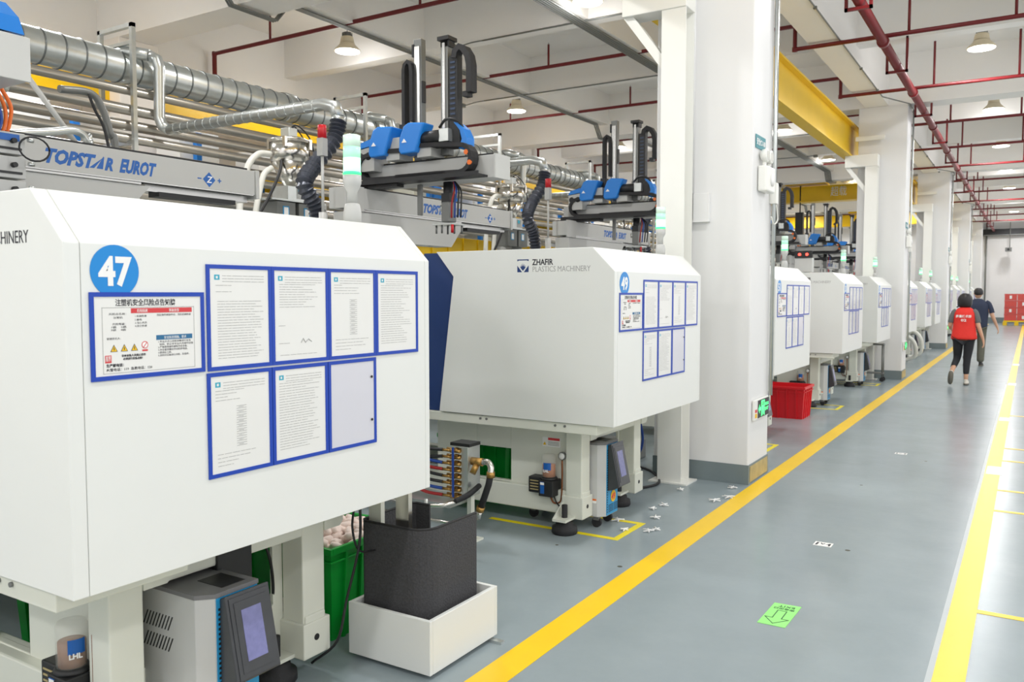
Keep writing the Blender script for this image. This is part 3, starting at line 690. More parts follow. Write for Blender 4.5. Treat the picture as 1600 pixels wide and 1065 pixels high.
def doc_copies():
    src = [o for o in bpy.data.objects if o.name.startswith('document_holder') and abs(o.location.y-YS[1]) < 1.6 and o.location.y >= YS[1]]
    ch = {}
    for q in bpy.data.objects:
        if q.parent: ch.setdefault(q.parent, []).append(q)
    for i in range(2, len(YS)):
        for s_ in src:
            if i >= 8 and False: continue
            c = s_.copy(); COL.objects.link(c); c.location.y += YS[i]-YS[1]
            c['label'] = s_['label'].replace(SH[1], SH[i])
            for a in ch.get(s_, []):
                if i > 4 and a.name.startswith('lettering'): continue
                b = a.copy(); COL.objects.link(b); b.parent = c
doc_copies()
# ------------------------------------------------------------ beacon lights on the machines
def beacon(y0, lab):
    t = thing('beacon_light', (MX-.26, y0+1.38, 1.885), lab, 'signal light', 'green signal lights on the machines')
    MB().lathe((0,0,0), [(.036, 0), (.038, .05), (.03, .085), (.02, .09)], 20).build('base', 'grey', t)
    MB().lathe((0,0,.09), [(.021, 0), (.021, .045), (.034, .07), (.038, .08), (.038, .114)], 20).build('stem', 'grey', t)
    MB().lathe((0,0,.205), [(.0375, 0), (.0375, .012)], 20).build('ring', 'greenlamp', t)
    MB().lathe((0,0,.217), [(.036, 0), (.036, .058)], 20).build('lit_lens', 'greenhot', t)
    MB().lathe((0,0,.275), [(.036, 0), (.036, .045)], 20).build('lens', 'palegreen', t)
    MB().lathe((0,0,.320), [(.036, 0), (.036, .047), (.03, .05), (.001, .052)], 20).build('cap_lens', 'whitelamp', t)
    return t
bl = beacon(YS[0], 'green lit signal light standing on the machine marked 47')
for i in range(1, len(YS)): copy_tree(bl, (MX-.26, YS[i]+1.38, 1.885), 'green lit signal light on top of ' + (f'the machine marked {NUM[i]}' if i < 2 else SH[i]), 'green signal lights on the machines')
# ------------------------------------------------------------ heater units
def heater(x, y, num, lab, full=True):
    t = thing('mold_heater', (x, y, 0), lab, 'heater unit', 'temperature units under the machines')
    W = .24
    b = MB().prism([(-.62, 0), (-.045, 0), (0, .045), (0, W-.012), (-.62, W-.012)], 'z', .075, .57); b.build('cabinet', 'mtgrey', t, bevel=.002)
    MB().prism([(-.625, -.003), (-.045, -.003), (.003, .045), (.003, W-.009), (-.625, W-.009)], 'z', .57, .585).build('lid', 'mtdark', t)
    MB().box(-.001, .004, .05, W-.015, .08, .568).build('front_panel', 'mtblue', t)
    mb = MB()
    for k in range(26): mb.box(.004, .006, .056, .064, .10+.017*k, .108+.017*k)
    for k in range(5): mb.box(.004, .006, .08, .15, .10+.011*k, .104+.011*k); mb.box(.004, .006, .165, .225, .10+.011*k, .104+.011*k)
    for k in range(4): mb.box(.004, .006, .08, .15, .25+.011*k, .254+.011*k); mb.box(.004, .006, .165, .225, .25+.011*k, .254+.011*k)
    mb.build('vent_slots', 'black', t)
    # slanted console
    MB().prism([(.004, .565), (.03, .575), (.09, .285), (.05, .262), (.004, .25)], 'y', .062, W+.012).build('console', 'bezel', t, bevel=.004)
    u = Vector((.06, 0, -.29)).normalized(); n = Vector((.29, 0, .06)).normalized()
    def slab(a0, a1, y0_, y1_, h0, h1, name, m):
        o = Vector((.03, 0, .575)); P = []
        for h in (h0, h1):
            for a, yy in ((a0, y0_), (a1, y0_), (a1, y1_), (a0, y1_)): q = o+u*a+n*h; P.append((q.x, yy, q.z))
        MB().add(P, [(0, 1, 2, 3), (7, 6, 5, 4), (0, 4, 5, 1), (1, 5, 6, 2), (2, 6, 7, 3), (3, 7, 4, 0)]).build(name, m, t)
    slab(.012, .288, .074, W, -.001, .003, 'bezel', 'bezel'); slab(.03, .27, .09, W-.014, .003, .005, 'display_frame', 'bezel'); slab(.06, .235, .115, W-.04, .005, .0062, 'screen', 'screen')
    for (cx_, cy_) in ((-.06, .03), (-.06, W-.04), (-.56, .03), (-.56, W-.04)):
        c = MB(); c.cyl((cx_, cy_-.012, .034), (cx_, cy_+.012, .034), .034, 16); c.build('caster_wheel', 'rubber', t)
        MB().box(cx_-.02, cx_+.02, cy_-.018, cy_+.018, .05, .078).build('caster_fork', 'grey2', t)
    sl = MB()
    for r_ in (0, 1):
        for k in range(9):
            x0 = -.33+k*.017; z0 = .36+r_*.075
            sl.prism([(x0+.026, z0+.052), (x0+.032, z0+.052), (x0+.006, z0), (x0, z0)], 'y', -.0008, .0)
    sl.build('side_louvres', 'black', t)
    MB().box(-.07-.05, -.05, -.0012, 0, .17, .2).build('side_label', 'white', t); MB().box(-.12, -.05, -.0018, -.0012, .187, .2).build('label_band', 'orange', t)
    if num:
        s_ = MB().lathe((.006, .15, .2), [(.04, 0), (.04, .001)], 24, 'x').build('number_disc', 'warn', t)
        text(num, .06, 'redp', AISLE, (.0075, .15, .178), s_, align='CENTER', bold=.03)
    MB().box(-.16, -.03, .1, .2, .585, .5865).build('data_plate', 'black', t)
    MB().cyl((-.63, .06, .5), (-.72, .06, .5), .02, 10).build('hose_port', 'brass', t); MB().cyl((-.63, .17, .5), (-.72, .17, .5), .02, 10).build('hose_port', 'brass', t)
    return t
heater(-2.31, 1.765, '', 'grey and blue heater unit with tilted screen under the machine marked 47')
h49 = heater(-2.42, 5.06, '49', 'grey and blue heater unit with yellow 49 disc under the machine marked 49')
for i in range(2, 8): copy_tree(h49, (-2.42, YS[i]+.42, 0), 'small grey and blue heater unit under ' + SH[i], 'temperature units under the machines')
# hanging black box and cables of the machine 47
m47 = machines[0]
def part(mb, name, m, par=None, **k):
    o = mb.build(name, m, par or m47, **k); return o
L = lambda x, y, z: (x-MX, y-YS[0], z)
part(MB().box(*[a for a in (-.55, -.35, .74, .90, .50, .685)]), 'control_box', 'black', bevel=.004)
part(MB().tube(smooth_path([(-.42, 1.0, .66), (-.45, 1.08, .50), (-.5, 1.13, .32), (-.55, 1.1, .22), (-.6, 1.0, .2)]), .006, 6), 'cable', 'black')
part(MB().tube(smooth_path([(-.22, 1.36, .77), (-.235, 1.375, .55), (-.28, 1.34, .3), (-.3, 1.3, .13), (-.4, 1.25, .03)]), .006, 6), 'cable', 'black')
part(MB().tube(smooth_path([(-.3, 1.42, .70), (-.28, 1.38, .6), (-.26, 1.40, .5), (-.24, 1.5, .48)]), .005, 6), 'cable', 'black')
part(MB().box(-.32, -.25, 1.53, 1.555, .32, .775), 'support_post', 'cream2')
part(MB().box(-.165, -.095, 1.53, 1.555, .32, .775), 'support_post', 'chrome')
part(MB().box(-.24, -.235, 1.38, 1.39, .3, .3), 'spacer', 'black') if False else None
# ------------------------------------------------------------ felt sleeve in white base
t = thing('drop_box', (-2.28, 2.92, 0), 'white open box base with rounded black felt sleeve, beside the nearest machine', 'chute box')
ba = MB(); o_ = (-.215, .225, -.245, .245)
ba.taper((-.21, .22, -.24, .24), .02, (-.215, .23, -.25, .25), .25)
bmx = MB()
for q in ((-.225, .225, -.255, -.235), (-.225, .225, .235, .255), (-.225, -.205, -.235, .235), (.205, .225, -.235, .235)): bmx.box(*q, .02, .25)
bmx.box(-.205, .205, -.235, .235, .02, .04); bmx.build('base_box', 'cream', t, bevel=.003)
MB().box(-.205, .205, -.235, .235, .15, .19).build('inner_tray', 'felt', t)
path = [(-.10, .17), (-.2, .17), (-.2, -.19)]
path = [(-.10, .17), (-.18, .17), (-.198, .15), (-.2, -.14), (-.195, -.18), (-.17, -.2), (.07, -.2)] + [(.07+.09*math.sin(a), -.11-.09*math.cos(a)) for a in (.3, .6, .9, 1.2, 1.5)] + [(.162, .17)]
fm = MB()
for i in range(len(path)-1):
    a = Vector(path[i]); b = Vector(path[i+1]); d = (b-a).normalized(); n_ = Vector((-d.y, d.x))*.004; a2 = a-d*.002; b2 = b+d*.002
    fm.prism([tuple(a2+n_), tuple(a2-n_), tuple(b2-n_), tuple(b2+n_)], 'z', .12, .6)
fm.build('felt_sleeve', 'felt', t)
MB().tube([(p[0], p[1], .602) for p in path], .006, 6).build('rim_edge', 'rubber', t)
for q in ((-.18, -.2), (.18, -.2), (-.18, .2), (.18, .2)): MB().cyl((q[0], q[1], 0), (q[0], q[1], .02), .02, 10).build('foot', 'rubber', t)
MB().box(.15, .28, .2, .23, .0, .012).build('floor_lug', 'galv', t)
# ------------------------------------------------------------ crates
def crate(x, y, lx, ly, h, m, label, rz=0, rim=.014):
    t = thing('plastic_crate', (x, y, 0), label, 'crate', None, rz)
    k = .025
    mb = MB(); w_ = .008
    mb.taper((-lx/2+k, lx/2-k, -ly/2+k, ly/2-k), 0, (-lx/2+k, lx/2-k, -ly/2+k, ly/2-k), .01)
    for sx, sy in ((1, 0), (-1, 0), (0, 1), (0, -1)):
        if sx:
            a = sx*(lx/2-k); b_ = sx*lx/2
            mb.add([(a, -ly/2+k, 0), (a, ly/2-k, 0), (b_, ly/2, h), (b_, -ly/2, h), (a-sx*w_, -ly/2+k, 0), (a-sx*w_, ly/2-k, 0), (b_-sx*w_, ly/2, h), (b_-sx*w_, -ly/2, h)], [(0, 1, 2, 3) if sx > 0 else (3, 2, 1, 0), (7, 6, 5, 4) if sx > 0 else (4, 5, 6, 7), (3, 2, 6, 7)])
        else:
            a = sy*(ly/2-k); b_ = sy*ly/2
            mb.add([(-lx/2+k, a, 0), (lx/2-k, a, 0), (lx/2, b_, h), (-lx/2, b_, h), (-lx/2+k, a-sy*w_, 0), (lx/2-k, a-sy*w_, 0), (lx/2, b_-sy*w_, h), (-lx/2, b_-sy*w_, h)], [(3, 2, 1, 0) if sy > 0 else (0, 1, 2, 3), (4, 5, 6, 7) if sy > 0 else (7, 6, 5, 4), (3, 2, 6, 7)])
    mb.build('body', m, t)
    r = MB()
    for q in ((-lx/2-rim, lx/2+rim, -ly/2-rim, -ly/2), (-lx/2-rim, lx/2+rim, ly/2, ly/2+rim), (-lx/2-rim, -lx/2, -ly/2, ly/2), (lx/2, lx/2+rim, -ly/2, ly/2)):
        r.box(*q, h-.03, h+.002)
    for q in ((-lx/2-.008, lx/2+.008, -ly/2-.008, -ly/2+.002), (-lx/2-.008, lx/2+.008, ly/2-.002, ly/2+.008), (-lx/2-.008, -lx/2+.002, -ly/2, ly/2), (lx/2-.002, lx/2+.008, -ly/2, ly/2)):
        r.box(*q, h-.07, h-.06)
    r.build('rim', m, t, bevel=.003)
    rb = MB()
    for sgn in (-1, 1):
        for j in range(4):
            yy = (-.5+(j+.5)/4)*(ly-.08)
            a = sgn*(lx/2-k); b_ = sgn*(lx/2)
            rb.add([(a, yy-.008, 0), (a+sgn*.012, yy-.008, 0), (b_+sgn*.012, yy-.008, h-.03), (b_, yy-.008, h-.03), (a, yy+.008, 0), (a+sgn*.012, yy+.008, 0), (b_+sgn*.012, yy+.008, h-.03), (b_, yy+.008, h-.03)], [(0,1,2,3),(7,6,5,4),(1,5,6,2),(0,4,5,1)])
        for j in range(5):
            xx = (-.5+(j+.5)/5)*(lx-.08); a = sgn*(ly/2-k); b_ = sgn*(ly/2)
            rb.add([(xx-.008, a, 0), (xx-.008, a+sgn*.012, 0), (xx-.008, b_+sgn*.012, h-.03), (xx-.008, b_, h-.03), (xx+.008, a, 0), (xx+.008, a+sgn*.012, 0), (xx+.008, b_+sgn*.012, h-.03), (xx+.008, b_, h-.03)], [(0,1,2,3),(7,6,5,4),(1,5,6,2),(0,4,5,1)])
    rb.build('ribs', m, t)
    return t
crate(-3.06, 2.98, .80, .52, .44, 'green', 'green crate full of pale pink plastic parts behind the nearest machine leg')
crate(-3.45, 2.12, .62, .46, .40, 'green', 'dark green crate seen through the opening under the nearest machine')
crate(-3.62, 5.44, .62, .42, .50, 'green', 'green crate seen through the opening under the machine marked 49')
crate(-2.72, 11.08, .66, .50, .41, 'redbox', 'bright red plastic crate standing behind the nearest column')
pm = MB(); pm.lathe((0, 0, 0), [(.001, -.034), (.012, -.03), (.017, -.015), (.018, .01), (.013, .028), (.001, .034)], 10, 'x')
p0 = None
rr = random.Random(3)
for k in range(130):
    x = -2.98+rr.uniform(-.28, .28); y = 2.99+rr.uniform(-.2, .2); z = .385+rr.uniform(-.02, .03)+.05*max(0, 1-((x+2.98)/.4)**2-((y-2.99)/.3)**2)
    if p0 is None: o = p0 = pm.build('plastic_part', 'pink')
    else: o = p0.copy(); COL.objects.link(o)
    o.location = (x, y, z); o.rotation_euler = (rr.uniform(-.5, .5), rr.uniform(-.6, .6), rr.uniform(0, 6.3)); o.scale = (1.25,)*3
    tag(o, 'pale pink moulded plastic part lying in the heap in the green crate', 'plastic part', 'pale pink parts heaped in the green crate')
tag(MB().box(-3.35, -2.74, 2.77, 3.19, .012, .385).build('plastic_parts', 'pink'), 'pale pink plastic parts packed below the heap in the green crate', 'plastic parts', kind='stuff')
# ------------------------------------------------------------ water manifold between the machines
t = thing('water_manifold', (-3.0, 4.3, 0), 'grey manifold plate with brass fittings and coloured hoses between the two nearest machines', 'manifold')
MB().box(-.05, 0, -.01, .13, .30, .625).build('plate', 'galv', t, bevel=.003)
MB().box(-.14, .01, -.005, .12, .625, .645).build('top_plate', 'black', t)
rr = random.Random(5)
for k in range(8):
    z = .30+k*.042
    for j in (0, 1):
        c = MB(); yy = -.02+j*.05; c.cyl((-.05, yy, z), (-.10, yy, z), .011, 8); c.cyl((-.10, yy, z), (-.125, yy, z), .015, 6); c.cyl((-.125, yy, z), (-.19, yy, z), .009, 8); c.build('brass_fitting', 'brass', t)
    zz = rr.uniform(-.05, .05)
    MB().tube(smooth_path([(-.19, -.02, z), (-.3, -.03, z+zz*.3), (-.45, .0, z+zz), (-.6, .05, z-.05)]), .011, 7).build('hose', ('hosered', 'hoseblue', 'black', 'black')[k % 4], t)
MB().box(-.10, -.088, -.045, -.035, .3, .62).build('blue_strap', 'hoseblue', t)
MB().lathe((.0, .04, .53), [(.026, .0), (.026, .08)], 12, 'x').build('strainer', 'brass', t); MB().cyl((.04, .04, .52), (.03, .0, .46), .021, 12).build('strainer_leg', 'brass', t)
MB().tube(smooth_path([(.075, .04, .53), (.12, .04, .535), (.15, .03, .51), (.155, .02, .47)]), .02, 10).build('elbow', 'chrome', t)
MB().tube([(.155, .02, .47), (.14, .02, .40), (.09, .0, .24)], .0215, 12).build('rubber_hose', 'rubber', t)
MB().cyl((.156, .02, .48), (.155, .02, .445), .027, 12).build('ferrule', 'brass', t); MB().cyl((.095, .0, .255), (.085, .0, .225), .027, 12).build('ferrule', 'brass', t)
MB().cyl((.086, .0, .23), (.075, .0, .17), .02, 10, .012).build('coupling', 'chrome', t)
MB().tube(smooth_path([(.04, .06, .37), (.05, .0, .36), (.03, -.06, .33), (-.02, -.12, .30)]), .018, 10).build('rubber_hose', 'rubber', t)
MB().tube([(-.6, -.2, .27), (-.2, -.22, .27), (-.08, -.18, .275), (-.01, -.11, .30)], .014, 10).build('steel_pipe', 'chrome', t)
MB().tube([(-.6, -.2, .19), (-.1, -.22, .19), (.2, -.22, .185)], .012, 8).build('steel_pipe', 'chrome', t)
MB().tube([(-.17, -.22, .0), (-.17, -.22, .32)], .012, 8).build('steel_post', 'galv', t)
MB().box(-.6, -.06, -.12, .15, .25, .275).build('drip_tray', 'galv', t)
MB().box(-.12, .02, -.02, .14, 0, .012).build('floor_foot', 'cream2', t); MB().box(-.04, -.01, .04, .08, .012, .3).build('stand', 'cream2', t)
t = thing('hose_bundle', (-3.3, 7.25, 0), 'bundle of dark and red hoses hanging between machine 49 and the nearest column', 'hoses')
for k, (m_, r_) in enumerate((('black', .022), ('hosered', .016), ('rubber', .026), ('black', .014), ('hoseblue', .012))):
    MB().tube(smooth_path([(-.2+.07*k, 0, .70), (-.15+.08*k, .02, .5), (.0+.06*k, .0, .28-.02*k), (-.05+.05*k, -.1, .06), (-.3, -.25, .03)]), r_, 8).build('hose', m_, t)
MB().box(-.35, .15, .04, .3, .0, .18).build('pump_block', 'grey2', t, bevel=.01)
MB().box(-.35, .2, .1, .2, .66, .74).build('hose_bracket', 'grey2', t); MB().box(-.33, -.27, .12, .18, .18, .66).build('stand', 'grey2', t)
t = thing('floor_hose', (-2.62, 6.2, 0), 'thin black hose looped on the floor beside the machine marked 49', 'hose')
MB().tube(smooth_path([(-.5, .9, .012), (-.2, .7, .012), (.02, .3, .012), (-.1, .0, .012), (-.4, -.1, .012)]), .011, 6).build('hose', 'black', t)
# trolley and white hoses farther along
t = thing('steel_trolley', (-2.42, 16.36, 0), 'small steel trolley frame before the second column', 'trolley')
for x in (-.18, .18):
    for y in (-.07, .07):
        MB().cyl((x, y, .08), (x, y, .69), .015, 8).build('post', 'grey2', t); MB().cyl((x, y-.012, .04), (x, y+.012, .04), .04, 12).build('caster', 'rubber', t)
for z in (.14, .66): MB().box(-.2, .2, -.09, .09, z, z+.025).build('shelf', 'grey2', t)
for k, (yy, hh) in enumerate(((20.9, .62), (22.1, .7))):
    t = thing('suction_hose', (-2.3, yy, 0), f'fat white hose arching beside the machines beyond the second column, {("nearer", "farther")[k]} one', 'hose')
    MB().tube(smooth_path([(-.35, 0, .1), (-.3, 0, hh*.8), (-.1, .05, hh), (.08, .1, hh*.75), (.1, .2, hh*.3), (-.05, .25, .08), (-.2, .2, .06)]), .045, 10).build('hose', 'whitehose', t)
# ------------------------------------------------------------ take-out robots
def make_robot(y, dy, label, big=False, dx=0):
    t = thing('takeout_robot', (-4.7, y, 1.9), label, 'robot', 'pick-and-place robots over the machines')
    Z = -1.9
    mb = lambda: MB()
    def B(m, name, mt, par=None, **k):
        m.v = [(a, b, c+Z) for a, b, c in m.v]; return m.build(name, mt, par or t, **k)
    B(MB().box(-.2, -.02, -.2, .2, 1.9, 2.29), 'riser', 'grey')
    be = B(MB().box(-.22, 0, -.36, 2.10, 2.295, 2.465), 'traverse_beam', 'grey', bevel=.004)
    B(MB().box(-.23, .012, 2.10, 2.13, 2.27, 2.47), 'end_plate', 'grey', be, bevel=.003)
    B(MB().box(-.2, -.02, -.3, 2.05, 2.465, 2.48), 'top_rail', 'black', be)
    B(MB().box(.0, .006, -.3, 2.08, 2.288, 2.296).box(-.004, .008, -.3, 1.2, 2.272, 2.284), 'groove_rail', 'rail', be)
    B(MB().prism([(-.34, 2.04), (1.05, 2.04), (1.27, 2.268), (-.34, 2.268)], 'x', -.19, -.005), 'lower_panel', 'grey')
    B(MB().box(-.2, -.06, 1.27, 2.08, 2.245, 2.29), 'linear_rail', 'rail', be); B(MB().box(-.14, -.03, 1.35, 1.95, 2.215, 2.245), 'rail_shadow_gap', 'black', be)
    zt = 2.335+Z
    text('TOPST', .108, 'letterblue', AISLE, (.0008, .60, zt), be, width=.30, bold=.05, shear=.36)
    tri = MB().prism([(.87, 2.335), (.90, 2.335), (.955, 2.40)], 'x', 0, .0015).prism([(.915, 2.335), (.955, 2.335), (.965, 2.405), (.96, 2.41)], 'x', 0, .0015)
    B(tri, 'letter_a', 'letterblue', be)
    text('R', .1, 'letterblue', AISLE, (.0008, .965, zt), be, width=.055, bold=.05, shear=.36)
    text('EUROT', .108, 'letterblue', AISLE, (.0008, 1.06, zt), be, width=.255, bold=.05, shear=.36)
    di = B(MB().prism([(1.66, 2.36), (1.71, 2.31), (1.76, 2.36), (1.71, 2.41)], 'x', 0, .0012), 'axis_mark', 'letterblue', be)
    text('Z', .06, 'white', AISLE, (.0016, 1.69, 2.34+Z), be, bold=.02, shear=.2)
    text('−', .06, 'letterblue', AISLE, (.0016, 1.615, 2.34+Z), be, bold=.02); text('+', .06, 'letterblue', AISLE, (.0016, 1.775, 2.34+Z), be, bold=.02)
    B(MB().box(.0, .02, -.42, -.2, 2.27, 2.47), 'cover_plate', 'grey')
    # carriage: everything shifts by dy
    def D(m, name, mt, par=None, **k):
        m.v = [(a+dx, b+dy, c) for a, b, c in m.v]; return B(m, name, mt, par, **k)
    cr = D(MB().box(-.25, 1.18, -.02, .18, 2.49, 2.665), 'cross_beam', 'grey', bevel=.004)
    D(MB().box(1.18, 1.20, -.03, .18, 2.485, 2.67), 'end_plate', 'grey', cr, bevel=.003)
    D(MB().box(-.2, 1.15, .0, .16, 2.665, 2.68), 'top_rail', 'black', cr)
    D(MB().box(-.22, 1.12, -.15, -.02, 2.495, 2.51).box(-.22, 1.12, -.155, -.145, 2.495, 2.53), 'chain_tray', 'black', cr)
    D(MB().box(-.2, .3, -.12, -.03, 2.468, 2.494), 'carriage_block', 'black', cr)
    for x in (-.12, -.04): D(MB().cyl((x, -.14, 2.455), (x, -.14, 2.48), .015, 8), 'sensor', 'orange', cr)
    D(MB().strip([(.36, 2.75), (.2, 2.755)]+[(.0+.1*math.cos(a)-.0, 2.64+.1*math.sin(a)) for a in [PI/2+PI*k/8 for k in range(9)]]+[(.2, 2.535), (.8, 2.53)], (-.14, -.04), .034), 'energy_chain', 'rubber')
    D(MB().strip([(.45, 2.775), (.7, 2.765)]+[(.93+.105*math.sin(a), 2.64+.105*math.cos(a)) for a in [PI*k/8 for k in range(9)]]+[(.7, 2.54), (.3, 2.54)], (-.14, -.04), .034), 'energy_chain', 'rubber')
    D(MB().cyl((1.0, -.142, 2.68), (1.0, -.13, 2.68), .02, 8).cyl((1.03, -.142, 2.6), (1.03, -.13, 2.6), .02, 8), 'chain_roller', 'orange')
    # covers
    for x in (0, .32):
        c = D(MB().prism([(.04+x, 2.74), (.05+x, 2.84), (.09+x, 2.93), (.14+x, 2.955), (.30+x, 2.94), (.26+x, 2.85), (.21+x, 2.715), (.06+x, 2.71)], 'y', -.17, -.03), 'motor_cover', 'blue', bevel=.012)
        D(MB().prism([(.075+x, 2.80), (.125+x, 2.80), (.10+x, 2.83)], 'y', -.1725, -.17), 'logo_mark', 'white', c)
        D(MB().box(.19+x, .33+x, -.12, .06, 2.68, 2.86), 'motor_mount', 'grey', bevel=.004)
    D(MB().prism([(-.13, 2.61), (-.13, 2.79), (.02, 2.81), (.06, 2.77), (.06, 2.61)], 'y', -.12, .06), 'fan_box', 'grey', bevel=.004)
    D(MB().prism([(-.13, 2.795), (-.10, 2.84), (.03, 2.87), (.04, 2.815)], 'y', -.13, .06), 'fan_box_lid', 'blue')
    for x in (-.085, .0): D(MB().lathe((x, -.121, 2.735), [(.033, 0), (.033, -.003), (.02, -.004)], 14, 'y'), 'fan', 'black')
    # arm 1
    a1 = D(MB().box(.37, .45, .02, .08, 2.66, 3.66).box(.39, .43, .03, .06, 2.24, 2.49), 'arm', 'grey2', bevel=.004)
    D(MB().box(.385, .435, .012, .02, 2.7, 3.6), 'arm_rail', 'rail', a1); D(MB().box(.36, .38, .01, .07, 3.52, 3.62).box(.45, .465, .02, .06, 3.15, 3.32), 'arm_stop', 'black', a1)
    D(MB().strip([(.29, 2.80), (.29, 3.42), (.30, 3.46), (.33, 3.485), (.36, 3.46), (.37, 3.40), (.37, 3.0)], (-.02, .05), .03), 'energy_chain', 'rubber'); D(MB().box(.255, .325, -.03, .06, 2.78, 2.98), 'chain_guide', 'black')
    # arm 2
    a2 = D(MB().box(.66, .73, .0, .08, 2.70, 3.60), 'arm', 'grey2', bevel=.004)
    D(MB().box(.68, .705, -.008, .0, 2.75, 3.58), 'arm_rail', 'rail', a2); D(MB().box(.64, .75, -.02, .10, 3.60, 3.63).box(.66, .74, .0, .08, 3.55, 3.6), 'arm_cap', 'black', a2)
    D(MB().box(.74, .82, .0, .07, 2.75, 3.47), 'chain_column', 'black')
    mbx = MB()
    for k in range(12): mbx.box(.755, .80, -.004, .0, 2.97+.04*k, 2.985+.04*k)
    D(mbx, 'chain_window', 'dimblue')
    D(MB().strip([(.79, 3.45), (.80, 3.50), (.84, 3.53), (.88, 3.51), (.92, 3.45), (.935, 3.38), (.935, 3.17)], (-.01, .07), .05), 'energy_chain', 'rubber')
    D(MB().box(.87, .92, .0, .07, 3.14, 3.18), 'chain_end', 'black')
    D(MB().cyl((.54, -.1, 2.83), (.74, -.1, 2.83), .052, 14).box(.52, .54, -.15, -.05, 2.78, 2.88), 'servo_motor', 'black'); D(MB().box(.74, .83, -.14, -.05, 2.78, 2.88), 'gearbox', 'galv', bevel=.004)
    D(MB().prism([(.90, 2.72), (.95, 2.71), (.985, 2.74), (.985, 2.80), (.95, 2.87), (.89, 2.92), (.85, 2.93), (.91, 2.86), (.93, 2.79)], 'y', -.10, .0), 'rear_cover', 'blue', bevel=.006)
    D(MB().tube(smooth_path([(.72, -.1, 2.90), (.8, -.12, 2.95), (.9, -.1, 2.93), (.93, -.05, 2.85)]), .012, 6), 'cable', 'black')
    D(MB().box(.83, .90, -.08, .02, 2.74, 2.9), 'drive_block', 'black')
    # gripper
    g = D(MB().cyl((.70, .04, 2.49), (.70, .04, 2.34), .04, 12).box(.66, .74, .0, .08, 2.32, 2.4), 'wrist', 'black')
    D(MB().box(.665, .745, -.01, .09, 2.17, 2.33), 'wrist_block', 'grey2', g, bevel=.008); D(MB().cyl((.65, .03, 2.26), (.65, .03, 2.31), .02, 10), 'valve', 'galv', g)
    D(MB().box(.60, .80, -.04, .12, 2.145, 2.158), 'tool_plate', 'galv', g)
    for x, yy in ((.61, 0), (.65, .1), (.68, -.02), (.73, .08), (.77, 0), (.79, .1)): D(MB().cyl((x, yy, 2.145), (x, yy, 2.08), .008, 6), 'gripper_pin', 'grey2', g)
    D(MB().cyl((.79, -.03, 2.145), (.79, -.03, 2.08), .012, 6), 'gripper_pin', 'beacred', g)
    for k, m_ in enumerate(('hosered', 'hoseblue', 'black', 'black')):
        D(MB().tube(smooth_path([(.76, .03, 2.5), (.79+.02*k, .0, 2.42), (.78+.03*k, -.02, 2.32), (.76+.03*k, .0, 2.2)]), .007, 6), 'air_hose', m_, g)
    if big:   # larger tool head with stacked cylinders
        for k in range(3):
            z = 2.02+k*.11
            D(MB().box(.68, .80, .12, .36, z, z+.10), 'tool_block', 'grey', g, bevel=.004); D(MB().box(.80, .806, .15, .34, z+.02, z+.03).cyl((.80, .2, z+.06), (.83, .2, z+.06), .016, 10).cyl((.80, .3, z+.06), (.825, .3, z+.06), .012, 10), 'cylinder_cap', 'black', g)
            D(MB().cyl((.78, .1, z+.055), (.78, .2, z+.055), .02, 10), 'air_cylinder', 'black', g); D(MB().cyl((.82, .36, z+.07), (.82, .385, z+.07), .01, 8), 'air_fitting', 'galv', g)
        D(MB().box(.80, .808, .16, .33, 2.30, 2.33), 'tool_label', 'letterblue', g)
        for k, m_ in enumerate(('orange', 'orange', 'hoseblue', 'black')): D(MB().tube(smooth_path([(.72, .3-.03*k, 2.55), (.74, .33-.03*k, 2.47), (.75, .32-.02*k, 2.4), (.76, .3-.02*k, 2.34)]), .009, 6), 'air_hose', m_, g)
        D(MB().tube([(.84+0*math.cos(a), .38+.07*math.cos(a), 2.27+.055*math.sin(a)) for a in [2*PI*k/20 for k in range(21)]], .0045, 6), 'cable_loop', 'black', g)
        D(MB().prism([(.9, 2.7), (1.12, 2.7), (1.08, 2.78), (.98, 2.86), (.9, 2.86)], 'y', -.0, .2), 'rear_cover', 'blue')
    return t
r47 = make_robot(2.0, -.225, 'grey robot with tool head at the upper left, over the machine marked 47', big=True, dx=-.1)
r49 = make_robot(5.42, 0, 'grey robot with two tall arms and blue covers, in clear view above machine 49')
for i in range(2, 8): copy_tree(r49, (-4.7, YS[i]+.77, 1.9), 'grey robot with blue covers over ' + SH[i], 'pick-and-place robots over the machines')
# red status boxes next to some robots
for i in (2, 3):
    t = thing('status_box', (-2.75, YS[i]+.35, 1.9), 'grey box with two red lamps on top of ' + SH[i], 'control box')
    MB().box(-.12, .12, -.06, .06, 0, .2).build('box', 'grey', t, bevel=.005); MB().box(-.12, .12, -.07, -.06, .2, .3).build('head', 'black', t)
    for x in (-.05, .05): MB().lathe((x, -.071, .25), [(.02, 0), (.02, -.01)], 10, 'y').build('red_lamp', 'redlamp', t)
